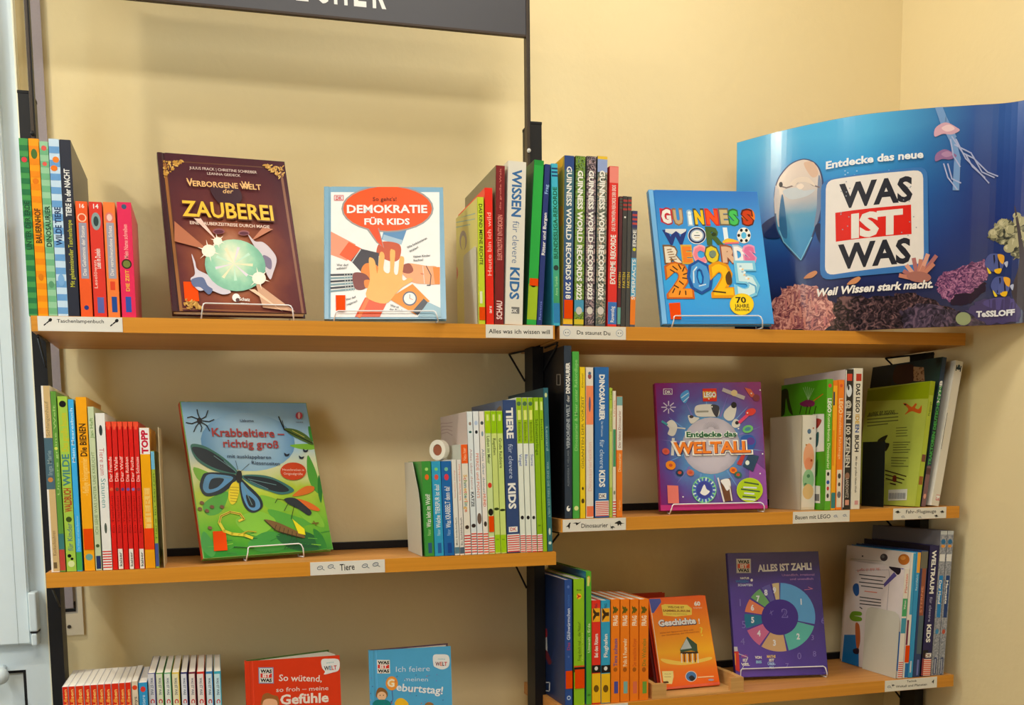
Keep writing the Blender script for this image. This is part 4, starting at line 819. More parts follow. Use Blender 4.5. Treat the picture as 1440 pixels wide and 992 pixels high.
for a, b2, c1, tx, lb in ((1108, 1182, (20, 130, 200), 'Der Mond', 'tall grey series book with a bright blue panel, left of its grey twin'), (1185, 1255, (24, 60, 120), 'Magnete', 'tall grey series book with a dark blue panel, last by the right wall')):
    spine_book(S, lb, a, b2, -825, (128, 130, 142), [('r', -820, 820, GI), ('r', -822, -780, (190, 196, 200)), ('o', -700, .35, .35, (40, 110, 160)), ('o', -650, .3, .2, (226, 150, 60)), ('r', -560, -480, (226, 226, 226), .1, .9), ('r', -320, 150, c1, .25, .85), ('t', tx, -270, 0, W_, U(.35, 'd', .03)), ('o', 310, .26, .34, (60, 140, 190) if c1[1] > 100 else (190, 80, 60)), ('r', 600, 790, (40, 60, 110), .35, .75), ('r', 615, 780, (200, 204, 210), .48, .6)], group=G, left=lambda A: A.fill((110, 108, 112)), depth=.23)

# ---- group J: left bay, bottom row of slim books, their pages seen from above
S = dict(view=(0, 820, 4.364), z=Z5, y=.02, uz=.22)
G = 'slim red reading books in the bottom left row'
RB = [383, 420, 463, 516, 556, 599, 641, 684, 731, 769, 806]
names = ('first, at the black upright', 'second', 'third, before a darker gap', 'fourth', 'fifth', 'sixth, slightly creased', 'seventh', 'eighth', 'ninth', 'last, beside the white-headed spine')
for k in range(10):
    spine_book(S, 'slim red reading book in the bottom left row, '+names[k], (RB[k]), (RB[k+1])-1, 640-k*3, (238, 236, 236), [('r', 600, 1300, (222, 44+(k % 3)*6, 22), .04, .97), ('t', 'Was ist was Erstes Lesen', 655, 1100, (250, 200, 110), U(.5, 'u', .02)), ('o', 725, .3, .3, (240, 150, 60))], group=G, soft=True, depth=.15)
spine_book(S, 'cream spined slim book with an orange-red spot right of the bottom left red row', (808), (847), 606, (224, 206, 180), [('o', 645, .42, .42, (226, 70, 30)), ('t', 'Ponys', 700, 800, (60, 50, 50), U(.5))], soft=True, depth=.15)
spine_book(S, 'sky blue slim book with a red spot in the bottom left row', (850), (905), 614, (50, 150, 206), [('o', 655, .3, .35, (220, 60, 50)), ('t', 'Meerestiere', 690, 850, (190, 220, 240), U(.4))], soft=True, depth=.15)
G = 'thin pale spined booklets in the bottom left row'
PB = [(910, 957, (214, 214, 220), (90, 90, 150), 'lilac edged'), (960, 1005, (220, 224, 200), (90, 150, 70), 'green edged'), (1010, 1053, (226, 232, 224), (110, 180, 130), 'mint edged'), (1058, 1103, (232, 226, 190), (230, 200, 80), 'yellow edged'), (1112, 1153, (224, 228, 238), (50, 50, 110), 'navy edged'),
      (1160, 1203, (232, 222, 214), (120, 40, 60), 'maroon edged'), (1210, 1257, (234, 226, 222), (210, 50, 40), 'bright red edged'), (1265, 1308, (214, 230, 238), (60, 130, 190), 'blue edged'), (1315, 1358, (200, 230, 240), (60, 170, 200), 'cyan edged')]
for k, (a, b2, c1, c2, nm) in enumerate(PB):
    spine_book(S, 'thin pale booklet, '+nm+', in the bottom left row', (a), (b2), 556-k*1.5, c2, [('r', 560, 1200, c1, 0, .85), ('t', 'WAS IST WAS', 585, 690, (60, 80, 110), U(.35, 'd', .02)), ('t', 'C', 715, 740, (200, 50, 60), U(.5, 'd', .05))], group=G, soft=True, depth=.17, y=.025)

# ------------------------------------------------------------------ face-out books on wire stands
def stand(label, root, x0, x1, hl, T, z, hd=.012):
    """bent wire book stand: lip in front of the cover, feet on the board, easel back"""
    t = thing('book_stand', label, 'book stand', tuple(root.location), 'clear book stands holding the face-out books')
    t.rotation_euler = root.rotation_euler
    iM = (Matrix.Translation(root.location) @ root.rotation_euler.to_matrix().to_4x4()).inverted()
    def onshelf(x, y):   # local point dropped to the board
        M = iM.inverted(); p = M @ Vector((x, y, 0)); p.z = z+.0018; return iM @ p
    r = .0014; b = bmesh.new()
    f0, f1 = onshelf(x0-.003, -.004), onshelf(x1+.003, -.004)
    tube(b, [f0, (x0, -.010, .004), (x0+.002, -.0085, hl-.003), (x0+.006, -.0065, hl), (x1-.006, -.0065, hl), (x1-.002, -.0085, hl-.003), (x1, -.010, .004), f1], r, 8)
    obj('front_lip', b, WIRE, t, True)
    b = bmesh.new()
    for x, f in ((x0, f0), (x1, f1)): tube(b, [f, onshelf(x, T+.006), (x, T+.004, .05), ((x0+x1)/2+(x-(x0+x1)/2)*.6, T+.004, .15)], r, 8)
    tube(b, [((x0+x1)/2-(x1-x0)*.3, T+.004, .15), ((x0+x1)/2+(x1-x0)*.3, T+.004, .15)], r, 8)
    obj('easel_back', b, WIRE, t, True)
    return t
def face_book(label, q, z, T, color, spine_col=None, fan=None):
    X, Y, yaw, tilt, w_, h, dz, roll = q
    a = Vector((math.cos(yaw), math.sin(yaw), 0)); n = Vector((-math.sin(yaw), math.cos(yaw), 0)); u = Vector((0, 0, math.cos(tilt)))+n*math.sin(tilt)
    a2 = a*math.cos(roll)+u*math.sin(roll); u2 = -a*math.sin(roll)+u*math.cos(roll); n2 = u2.cross(a2)
    R = Matrix(((a2.x, n2.x, u2.x), (a2.y, n2.y, u2.y), (a2.z, n2.z, u2.z)))
    t = thing('picture_book', label, 'book', (X, Y, z+.005+dz+.0004+T*math.sin(tilt))); t.rotation_euler = R.to_euler()
    t.location -= n2*T*math.sin(tilt)*0
    b = .0022; r = .0015
    o = [(w_, 0), (.017, 0), (.0145, .0012), (.0115, .0012), (.009, 0), (r, 0), (0, r), (0, T-r), (r, T), (w_, T), (w_, T-b), (b, T-b), (b, b+.0014), (w_, b)]
    if fan:
        fd, fx, bc = fan
        o = [(w_, 0), (.017, 0), (.0145, .0012), (.0115, .0012), (.009, 0), (r, 0), (0, r), (0, T-r), (r, T), (.004, T), (.004, T-b), (b, T-b), (b, b+.0014), (w_, b)]
        obj('back_cover', extrude_poly([(.0042, T-.0004), (fx, fd), (fx+.0008, fd-b), (.0046, T-b-.0004)], 0, h), col(bc, .35, 'cover_board', .05), t)
        obj('page_block', extrude_poly([(.005, b+.0016), (w_-.004, b+.0002), (w_-.006, fd*.45), (fx-.004, fd-b-.001), (.005, T-b-.0012)], .003, h-.003), PAGES, t)
    bm = extrude_poly(o, 0, h)
    mm = color if isinstance(color, bpy.types.Material) else col(color, .25, 'cover_board', .05)
    obj('cover', bm, mm, t)
    if not fan: obj('page_block', box(b+.001, w_-.004, b+.0015, T-b-.0002, .003, h-.003), PAGES, t)
    if spine_col: obj('spine_wrap', box(-.0006, -.00005, .0012, T-.0012, .0005, h-.0005), col(spine_col, .3, 'cover_board', .05), t)
    A = Art(t, w_, h)
    return t, A
def sticker(A, pts):
    B = Art(A.root, A.w, A.h); B.o = A.o; B.poly(pts, STICK); return B.build('sticker', A.root, base=.0022)

# --- magic book
t, A = face_book('large dark plum picture book about magic with gold lettering and a green crystal ball', (0.2424, 0.0048, 0.0992, 0.4126, 0.2542, 0.3629, 0.0014, 0.0194), Z1, .018, (62, 34, 42))
A.view(200, 200, 3.5417)
g = ramp_mat('cover_ink', [(0, (214, 160, 130)), (.3, (150, 84, 60)), (.6, (98, 48, 52)), (1, (72, 36, 48))], 'r', centre=(.5, .3), rad=.72, noise=.3, nscale=5, rough=.16)
A.rect(.014, A.w-.001, .001, A.h-.001, g)
gold = (190, 140, 60)
A.line([(112, 110), (195, 850)], 16, (150, 96, 50)); A.line([(122, 130), (204, 850)], 4, (90, 50, 36)); A.line([(100, 92), (700, 132)], 5, (96, 58, 40)); A.line([(690, 140), (800, 850)], 12, (130, 80, 50)); A.line([(190, 830), (800, 858)], 6, (150, 96, 50))
random.seed(2)
for cx, cy, sx, sy in ((105, 95, 1, 1), (700, 118, -1, 1), (190, 832, 1, -1)):
    for k in range(60):
        a = random.random(); bq = random.random()*(1-a)
        A.ell(cx+sx*a*95+cy*.02, cy+sy*bq*85, 4+random.random()*8, 2+random.random()*3, gold if k % 3 else (214, 170, 90), random.random()*180, 8)
sp = (246, 214, 180)
for (x0, y0), (x1, y1), (x2, y2), c in (((160, 400), (160, 500), (330, 545), (180, 110, 80)), ((290, 385), (250, 380), (375, 500), (236, 200, 190)), ((650, 440), (600, 430), (540, 500), (190, 120, 90)), ((560, 700), (760, 850), (600, 830), (206, 160, 130)), ((530, 740), (560, 740), (700, 850), (236, 200, 170))):
    A.poly([(x0, y0), (x1, y1), (x2, y2)], c)
A.blob([(245, 565), (262, 600), (275, 640), (330, 670), (370, 710), (440, 750), (400, 765), (330, 740), (280, 745), (240, 690), (262, 660)], (206, 200, 214))
A.blob([(245, 690), (300, 680), (325, 720), (350, 740), (330, 765), (290, 730), (255, 725)], (96, 110, 150))
A.blob([(525, 465), (560, 500), (600, 505), (640, 540), (668, 590), (650, 660), (635, 690), (610, 640), (620, 610), (585, 560), (560, 530)], (206, 196, 206)); A.blob([(600, 570), (640, 590), (640, 640), (610, 620)], (120, 110, 140))
ball = ramp_mat('cover_ink', [(0, (250, 240, 214)), (.25, (206, 228, 200)), (.6, (150, 206, 180)), (1, (110, 170, 150))], 'r', centre=(.48, .33), rad=.27, noise=.5, nscale=14, rough=.16)
A.ell(462, 620, 152, 128, ball, 12)
for k in range(9):
    a = k*40*PI/180; A.poly([(455, 612), (455+95*math.cos(a), 612+85*math.sin(a)), (455+95*math.cos(a+.16), 612+85*math.sin(a+.16))], ((236, 226, 190), (220, 214, 226), (190, 226, 206))[k % 3])
for cx, cy, r in ((330, 548, 34), (375, 500, 22), (580, 685, 34)):
    A.ell(cx, cy, r, r*.9, (246, 236, 220)); 
    for k in range(6):
        a = k*60*PI/180+.3; A.poly([(cx+6*math.sin(a), cy-6*math.cos(a)), (cx+r*1.7*math.cos(a), cy+r*1.7*math.sin(a)), (cx-6*math.sin(a), cy+6*math.cos(a))], (250, 240, 226))
A.ell(380, 452, 30, 14, (140, 80, 90)); A.ell(380, 454, 24, 9, (90, 40, 56)); A.ell(505, 460, 28, 13, (150, 90, 96)); A.ell(505, 462, 22, 8, (90, 40, 56))
A.blob([(340, 250), (370, 215), (470, 235), (495, 290), (450, 330), (390, 320)], (58, 30, 42))
A.text('JULIUS FRACK | CHRISTINE SCHREIBER', (236, 142), (570, 165), 13, (226, 206, 196)); A.text('LEANNA GEIDECK', (322, 170), (488, 181), 12, (226, 206, 196))
gt = (226, 180, 120)
A.text('VERBORGENE WELT', (225, 225), (592, 246), 26, gt, .025); A.text('V', (225, 225), (252, 226), 36, gt, .02); A.text('W', (497, 240), (535, 243), 36, gt, .02)
A.text('der', (398, 262), (450, 264), 22, gt, .01, .25)
A.text('ZAUBEREI', (205, 378), (662, 402), 76, (92, 50, 30), .045); A.text('ZAUBEREI', (203, 374), (660, 398), 74, (242, 190, 60), .02)
A.text('EINE ZAUBERZEITREISE DURCH MAGIE', (236, 416), (634, 438), 15, (236, 214, 200), .01)
A.ell(466, 782, 19, 20, W_); A.ell(474, 794, 10, 10, (90, 60, 60)); A.text('Schatz', (482, 796), (535, 800), 16, W_, .02); A.text('VERLAG', (488, 813), (530, 816), 6, W_)
sticker(A, [(204, 698), (274, 700), (284, 796), (212, 796)])
A.build()
stand('clear wire stand under the dark plum magic book', t, .055, .225, .014, .018, Z1)

# --- democracy book
t, A = face_book('white and light blue children\'s book with an orange speech bubble and joined hands', (0.5289, 0.0310, -0.1825, 0.2686, 0.2418, 0.2857, 0.0004, -0.0097), Z1, .011, (128, 172, 200))
A.view(430, 240, 4.132)
WHT = (236, 236, 236)
A.poly([(146, 126), (776, 126), (783, 852), (146, 852)], WHT)
A.poly([(455, 340), (590, 335), (556, 430), (440, 400)], (92, 142, 190)); A.poly([(452, 372), (562, 405), (556, 432), (444, 405)], (160, 190, 214))
A.blob([(440, 415), (545, 430), (545, 510), (500, 530), (430, 500), (410, 470)], (196, 84, 50))
A.ell(475, 222, 268, 138, (150, 150, 150)); A.ell(475, 222, 258, 129, (236, 84, 24)); A.poly([(352, 340), (425, 335), (455, 450), (410, 420)], (150, 150, 150)); A.poly([(360, 330), (418, 330), (452, 450), (415, 415)], (226, 78, 34))
A.poly([(146, 355), (290, 430), (240, 525), (146, 490)], (244, 150, 120)); A.poly([(250, 415), (325, 455), (265, 530), (195, 490)], (226, 88, 40)); A.poly([(320, 455), (425, 480), (420, 560), (330, 600), (262, 525)], (60, 56, 66)); A.line([(318, 460), (270, 530)], 6, (200, 200, 200))
A.blob([(320, 590), (350, 540), (420, 560), (400, 660), (350, 640)], (230, 130, 40))
for k in range(6): A.line([(146, 608+k*19), (282, 604+k*17)], 12, (44, 50, 62) if k % 2 == 0 else (120, 150, 160))
for x in (225, 240, 256, 272): A.line([(x, 596), (x+8, 702)], 3, (190, 200, 200))
A.blob([(275, 600), (340, 600), (372, 640), (340, 690), (285, 685)], (122, 56, 52)); A.blob([(340, 640), (375, 640), (370, 680), (345, 680)], (226, 130, 40))
A.blob([(555, 560), (600, 540), (700, 555), (765, 565), (770, 655), (690, 660), (620, 650), (560, 600)], (246, 162, 116)); A.poly([(738, 562), (779, 562), (779, 662), (750, 662)], (240, 130, 30)); A.blob([(550, 560), (600, 540), (625, 580), (600, 600), (560, 590)], (150, 70, 50))
A.line([(680, 558), (690, 660)], 4, (230, 210, 200)); A.line([(700, 556), (728, 610), (722, 668), (705, 668)], 5, (50, 50, 56)); A.line([(668, 600), (684, 604)], 4, (200, 80, 40))
A.poly([(480, 745), (620, 660), (720, 760), (640, 840)], (232, 140, 26)); A.poly([(685, 745), (712, 770), (650, 842), (618, 820)], (70, 74, 84)); A.poly([(710, 765), (784, 800), (784, 852), (650, 852)], (150, 186, 204))
A.poly([(345, 738), (470, 770), (430, 852), (285, 852)], (220, 84, 42)); A.line([(360, 745), (310, 850)], 20, (236, 120, 60))
hand = (250, 178, 96)
A.blob([(352, 735), (372, 640), (366, 520), (382, 508), (402, 530), (416, 600), (428, 490), (445, 474), (458, 500), (452, 580), (488, 590), (490, 470), (508, 462), (520, 480), (512, 590), (535, 600), (545, 510), (560, 500), (572, 520), (560, 620), (570, 640), (600, 625), (622, 640), (560, 680), (520, 720), (460, 775)], hand, 4)
A.ell(604, 745, 42, 42, (90, 100, 120)); A.ell(604, 745, 34, 34, WHT); A.line([(604, 745), (604, 722)], 3, K_); A.line([(604, 745), (622, 752)], 3, (220, 90, 30))
A.text('So geht\'s!', (388, 178), (530, 178), 22, (60, 30, 16), .0)
A.text('DEMOKRATIE', (236, 247), (706, 247), 44, WHT, .032); A.text('FÜR KIDS', (338, 315), (604, 315), 34, WHT, .035)
A.line([(166, 146), (218, 146), (218, 174), (166, 174), (166, 146)], 3, (220, 70, 80)); A.text('DK', (174, 170), (210, 170), 18, (220, 70, 80), .02)
bt = (50, 54, 66)
for tx, a, b_ in (('Wie funktionieren', (592, 455), (706, 398)), ('Wahlen?', (606, 478), (656, 450)), ('Haben Kinder', (624, 508), (724, 500)), ('Rechte?', (626, 530), (684, 525)), ('Wer darf', (180, 556), (246, 556)), ('wählen?', (178, 577), (240, 572)), ('Wer darf', (236, 758), (292, 740)), ('regieren?', (240, 786), (302, 764)), ('Was ist', (490, 790), (540, 802)), ('der Bund?', (486, 812), (562, 822))):
    A.text(tx, a, b_, 12, bt, .01)
sticker(A, [(174, 727), (230, 727), (230, 822), (176, 822)]); A.build()
stand('clear wire stand under the orange speech bubble book', t, .022, .222, .014, .011, Z1)

# --- record annual
t, A = face_book('large blue record annual with multicoloured letters and a yellow disc, in front of the poster', (1.2525, 0.0190, -0.1096, 0.2723, 0.2534, 0.3155, 0.0008, 0.0034), Z1, .014, (60, 150, 220))
A.rect(.012, A.w-.001, .001, A.h-.001, ramp_mat('cover_ink', [(0, (50, 150, 230)), (.35, (56, 172, 244)), (.7, (64, 156, 232)), (1, (50, 120, 206))], 't', rough=.2))
A.view(890, 250, 4.314)
A.rect(.0, .0105, .001, A.h-.001, (120, 186, 240))
cs = lambda *a: list(a)
A.poly([(160, 185), (235, 195), (250, 215), (235, 285), (170, 270)], (210, 40, 60)); A.ell(700, 238, 40, 50, (236, 120, 30))
for ch, x, wd, c, c2, y in (('G', 178, 58, W_, (180, 40, 60), 272), ('U', 252, 52, (196, 170, 130), (150, 110, 70), 276), ('i', 340, 20, (240, 250, 255), (150, 190, 220), 280), ('N', 378, 56, (240, 196, 30), (60, 70, 60), 278), ('N', 448, 72, (236, 80, 30), (200, 40, 50), 278), ('E', 532, 46, (200, 180, 130), (110, 100, 90), 276), ('S', 592, 46, (70, 190, 90), (40, 110, 60), 280), ('S', 672, 54, (200, 60, 20), (90, 30, 20), 280)):
    A.text(ch, (x-4, y+4), (x+wd+4, y+4), 84, c2, .09); A.text(ch, (x, y), (x+wd, y), 74, c, .06)
A.text('W', (198, 402), (328, 402), 78, (34, 56, 130), .06); A.poly([(196, 330), (235, 345), (260, 325), (290, 345), (322, 325), (322, 312), (196, 312)], (220, 226, 230))
A.ell(388, 352, 56, 52, W_); A.ell(388, 352, 52, 48, (30, 44, 90)); A.ell(388, 352, 42, 38, (150, 170, 200)); A.ell(388, 352, 34, 31, W_); A.line([(372, 352), (404, 352)], 5, (60, 70, 90)); A.line([(376, 366), (402, 366)], 3, (190, 160, 60)); A.line([(382, 335), (396, 335)], 3, (110, 190, 140))
A.text('R', (446, 402), (534, 402), 96, (70, 100, 50), .06); A.ell(490, 345, 14, 12, (40, 60, 30)); A.text('L', (545, 398), (640, 398), 92, (226, 240, 250), .02); A.blob([(545, 385), (580, 370), (640, 388), (600, 402), (550, 400)], (236, 190, 50)); A.line([(560, 400), (640, 396)], 10, (236, 110, 130))
A.ell(672, 352, 42, 48, W_); A.ell(672, 352, 16, 20, (90, 190, 236))
for a in range(0, 360, 60): A.ell(672+31*math.cos(a*PI/180), 352+36*math.sin(a*PI/180), 9, 10, K_, 0, 8)
for ch, x, wd, c, c2 in (('R', 196, 84, (236, 226, 206), (120, 90, 60)), ('E', 304, 52, (240, 130, 40), (220, 170, 60)), ('C', 374, 66, (236, 130, 150), (240, 170, 180)), ('O', 446, 76, (226, 200, 40), (90, 90, 60)), ('R', 542, 78, (220, 180, 150), (150, 80, 60)), ('D', 618, 60, (236, 236, 240), (170, 190, 210)), ('S', 682, 58, (220, 110, 160), (230, 150, 190))):
    A.text(ch, (x-4, 514), (x+wd+4, 514), 94, c2, .09); A.text(ch, (x, 510), (x+wd, 510), 84, c, .06)
A.ell(484, 465, 20, 22, (120, 140, 120))
for k in range(5): A.line([(206+k*4, 440+k*15), (232+k*8, 436+k*15)], 5, (150, 110, 70))
A.text('2', (214, 718), (362, 718), 186, (200, 96, 24), .07); A.text('2', (220, 714), (356, 714), 178, (240, 150, 40), .05)
for x, y, x2, y2 in ((225, 560, 250, 575), (240, 540, 268, 562), (275, 530, 290, 556), (310, 545, 300, 570), (332, 580, 305, 590), (330, 615, 300, 610), (305, 650, 280, 630), (275, 670, 250, 655), (240, 700, 252, 675), (280, 712, 285, 690), (320, 712, 318, 690)): A.line([(x, y), (x2, y2)], 7, (60, 30, 16))
A.text('0', (346, 688), (484, 688), 168, (20, 80, 160), .07); A.text('0', (354, 682), (476, 682), 158, (70, 150, 220), .03); A.line([(368, 640), (366, 570), (385, 545)], 8, (214, 236, 250)); A.line([(400, 660), (440, 650)], 7, (200, 226, 246))
A.text('2', (486, 712), (618, 712), 180, (226, 150, 10), .08); A.text('2', (492, 706), (608, 706), 168, (246, 190, 20), .04); A.blob([(560, 600), (585, 570), (600, 640), (570, 650)], (90, 60, 20)); A.line([(484, 692), (560, 700)], 9, (60, 44, 20))
A.text('5', (624, 716), (772, 716), 192, (120, 200, 236), .07); A.text('5', (632, 710), (764, 710), 182, (206, 236, 246), .03)
for k in range(9): A.ell(650+k*12 % 60, 540+k*19 % 80, 8, 6, ((150, 190, 220), (236, 200, 150), (250, 250, 250))[k % 3], 0, 8)
A.line([(700, 640), (740, 660), (745, 700)], 8, (90, 170, 220))
A.ell(658, 771, 73, 66, (236, 196, 20)); A.ell(658, 771, 69, 62, (250, 214, 30)); A.text('70', (622, 762), (686, 762), 34, (40, 36, 20), .03); A.text('JAHRE', (618, 792), (704, 792), 22, (50, 44, 20), .02); A.text('REKORDE', (616, 811), (706, 811), 12, (70, 60, 24), .03)
sticker(A, [(216, 764), (284, 760), (292, 862), (228, 862)]); A.build()
stand('clear wire stand under the blue record annual', t, .022, .222, .016, .014, Z1)

# --- insect book
t, A = face_book('big glossy picture book of insects with a blue winged butterfly on the middle left shelf', (0.2792, 0.0400, 0.2703, 0.3767, 0.2752, 0.3381, -0.0001, 0.0069), Z2, .016, (120, 180, 90), (204, 70, 40))
A.view(230, 550, 3.543)
A.rect(.002, A.w-.001, .001, A.h-.001, ramp_mat('cover_ink', [(0, (40, 140, 50)), (.2, (110, 186, 50)), (.42, (190, 216, 70)), (.55, (232, 238, 190)), (.7, (176, 216, 240)), (1, (140, 190, 232))], 't', noise=.22, nscale=4, rough=.16))
A.ell(420, 255, 235, 145, ramp_mat('cover_ink', [(0, (190, 220, 240)), (.6, (150, 196, 232)), (1, (84, 146, 206))], 'r', centre=(.48, .74), rad=.4, rough=.16), 4)
leafs = [(40, 130, 50), (84, 170, 60), (130, 196, 60), (60, 150, 60), (24, 100, 50)]
random.seed(8)
for pts, c in (([(720, 320), (765, 420), (772, 510), (735, 470), (715, 400)], 1), ([(772, 420), (790, 480), (785, 560), (768, 500)], 0), ([(630, 270), (748, 265), (748, 292), (680, 290)], 2), ([(720, 180), (740, 190), (748, 250), (730, 240)], 3),
               ([(200, 560), (320, 500), (290, 600), (220, 620)], 1), ([(480, 520), (560, 540), (640, 590), (560, 600), (500, 570)], 2), ([(520, 590), (640, 620), (740, 660), (640, 680), (560, 650)], 1), ([(360, 640), (470, 600), (560, 650), (480, 720), (400, 700)], 2), ([(150, 380), (260, 430), (180, 450)], 2),
               ([(420, 760), (520, 700), (640, 740), (600, 790), (480, 800)], 3), ([(560, 720), (700, 700), (800, 760), (760, 795), (640, 790)], 4), ([(745, 690), (790, 720), (815, 790), (770, 780)], 0), ([(200, 700), (260, 780), (240, 830), (190, 780)], 3), ([(660, 560), (760, 600), (800, 680), (700, 640)], 2)):
    A.blob(pts, leafs[c], 4)
for k in range(22):
    x = 200+random.random()*590; y = 700+random.random()*120; A.line([(x, y), (x+30+random.random()*40, y-18+random.random()*24)], 4, leafs[random.randrange(5)])
for k in range(12): A.line([(600+k*15, 790-k), (640+k*13, 735+k*4)], 3, (16, 80, 60))
# butterfly
dk, bl = (30, 44, 56), (90, 150, 200)
A.blob([(135, 270), (200, 275), (280, 320), (340, 370), (372, 415), (300, 410), (230, 390), (160, 340)], (60, 120, 110)); A.blob([(142, 282), (210, 292), (290, 340), (360, 408), (290, 398), (220, 370), (165, 330)], dk)
A.blob([(210, 410), (280, 408), (365, 425), (330, 480), (280, 515), (210, 525), (180, 480), (190, 430)], dk); A.blob([(215, 422), (270, 418), (345, 432), (310, 470), (265, 500), (215, 510), (195, 480)], bl); A.blob([(240, 440), (300, 440), (270, 480), (225, 490)], dk)
A.blob([(388, 425), (480, 420), (560, 440), (650, 495), (590, 518), (520, 500), (440, 470)], (60, 120, 120)); A.blob([(396, 430), (480, 430), (560, 450), (625, 494), (580, 506), (500, 485)], dk)
A.blob([(378, 440), (420, 470), (480, 530), (492, 580), (450, 608), (410, 590), (385, 530)], dk); A.blob([(386, 455), (420, 490), (470, 540), (480, 580), (450, 598), (418, 580), (392, 520)], bl); A.blob([(410, 520), (450, 545), (455, 580), (425, 575)], dk)
for a, b_ in (((300, 350), (360, 405)), ((250, 325), (350, 395)), ((420, 440), (560, 470)), ((430, 450), (520, 490)), ((250, 430), (340, 435)), ((395, 470), (440, 570))): A.line([a, b_], 3, (110, 150, 160))
A.blob([(352, 455), (375, 470), (372, 520), (355, 560), (335, 565), (322, 530), (330, 480)], (236, 214, 40))
for k in range(6): A.line([(328+k, 480+k*14), (374-k*2, 484+k*14)], 2.5, (150, 130, 20))
A.blob([(365, 405), (385, 402), (390, 440), (372, 460), (360, 440)], (36, 36, 40)); A.line([(372, 405), (358, 350)], 2, K_); A.line([(382, 405), (425, 365)], 2, K_)
# spider
A.ell(178, 150, 12, 16, (24, 24, 28))
for pts in ([(178, 145), (140, 130), (118, 135)], [(178, 150), (140, 165), (112, 160)], [(178, 158), (160, 180), (150, 205)], [(180, 140), (170, 115), (166, 95)], [(182, 145), (210, 130), (220, 100)], [(184, 150), (225, 155), (250, 145)], [(184, 156), (215, 175), (228, 200)], [(180, 160), (190, 185), (185, 205)]): A.line(pts, 5, (24, 24, 28))
# grasshopper, wasp, cricket, scorpion, birds
A.blob([(600, 190), (660, 195), (720, 230), (745, 270), (700, 255), (640, 225)], (80, 110, 50)); A.line([(572, 130), (600, 195), (740, 262)], 5, (24, 34, 20)); A.line([(600, 190), (590, 150)], 3, K_); A.line([(640, 200), (700, 232)], 3, (200, 190, 90))
A.blob([(640, 525), (700, 480), (745, 478), (745, 500), (700, 520)], (226, 120, 40)); A.blob([(660, 540), (720, 555), (775, 590), (760, 600), (700, 580)], (226, 110, 40)); A.blob([(600, 540), (650, 535), (700, 570), (735, 605), (720, 622), (670, 590), (620, 565)], (40, 50, 60))
A.line([(600, 545), (565, 540), (555, 560)], 3, K_); A.line([(620, 560), (600, 600)], 3, K_); A.line([(650, 570), (635, 640)], 3, K_)
for x, y in ((612, 318), (705, 298), (685, 332)): A.blob([(x-12, y-8), (x, y), (x+14, y-4), (x+8, y+8), (x-8, y+8)], (24, 40, 60), 3)
A.blob([(500, 645), (560, 655), (640, 690), (690, 715), (700, 735), (640, 720), (570, 700)], (120, 90, 50)); A.line([(500, 645), (560, 700), (690, 735)], 4, (50, 40, 20)); A.poly([(640, 640), (700, 690), (705, 720), (670, 712)], (236, 226, 30))
for k in range(6): A.line([(560+k*20, 670+k*8), (550+k*22, 700+k*8)], 3, (60, 44, 20))
A.line([(275, 660), (285, 625), (330, 605), (380, 615), (398, 640), (375, 650)], 11, (226, 200, 60)); A.line([(275, 660), (285, 625), (330, 605), (380, 615), (398, 640)], 3, (90, 70, 20)); A.line([(280, 665), (300, 700), (340, 715), (400, 720), (440, 735)], 14, (220, 206, 50)); A.line([(370, 720), (420, 700), (460, 705)], 5, (190, 170, 40))
for x, y in ((190, 560), (215, 600), (240, 580), (290, 580), (230, 685), (180, 590)): A.ell(x, y, 12, 9, (120, 80, 50), 20, 8)
A.line([(738, 662), (770, 660)], 5, (120, 90, 40)); A.line([(745, 650), (760, 672)], 4, (120, 90, 40)); A.line([(350, 780), (450, 785)], 4, (24, 60, 30))
A.text('Usborne', (380, 157), (448, 157), 12, (70, 90, 120), .02)
rd = (176, 66, 66)
A.text('Krabbeltiere –', (238, 228), (600, 234), 40, rd, .02); A.text('richtig groß', (294, 282), (574, 288), 38, rd, .02)
A.text('mit ausklappbaren', (315, 335), (536, 342), 17, (40, 60, 90), .01); A.text('Riesenseiten', (436, 368), (580, 374), 17, (40, 60, 90), .01)
A.ell(644, 403, 64, 44, (214, 70, 26)); A.text('Heuschrecken in', (590, 400), (700, 402), 11, (246, 220, 206)); A.text('Originalgröße', (596, 420), (692, 422), 11, (246, 220, 206))
A.ell(673, 126, 17, 18, (190, 70, 90)); A.ell(673, 126, 6, 16, (230, 190, 190)); A.text('USBORNE', (658, 162), (694, 162), 6, (90, 60, 90))
sticker(A, [(244, 702), (308, 700), (318, 796), (250, 800)]); A.build()
stand('clear wire stand in front of the insect picture book', t, .088, .205, .016, .016, Z2)

# --- space book
t, A = face_book('purple and pink space picture book with a grey moon in its centre', (1.2646, 0.0460, -0.1612, 0.1631, 0.2445, 0.2877, 0.0005, -0.0004), Z3, .016, (150, 30, 100))
A.view(900, 520, 4.51)
A.rect(.002, A.w-.001, .001, A.h-.001, ramp_mat('cover_ink', [(0, (90, 170, 214)), (.35, (84, 150, 204)), (.6, (90, 80, 160)), (.85, (110, 50, 130)), (1, (130, 30, 110))], 'r', centre=(.48, .5), rad=.66, noise=.35, nscale=6, rough=.16))
A.poly([(128, 860), (808, 850), (812, 893), (130, 900)], (190, 50, 130)); A.poly([(700, 560), (800, 640), (808, 860), (760, 860), (690, 700)], (150, 80, 170))
for k in range(14):
    a = k*2*PI/14+.1; cx, cy = 448+330*math.cos(a), 480+350*math.sin(a); A.poly([(448+190*math.cos(a-.03), 480+190*math.sin(a-.03)), (cx+10, cy), (448+190*math.cos(a+.03), 480+190*math.sin(a+.03))], (120, 110, 190) if k % 2 else (100, 150, 210))
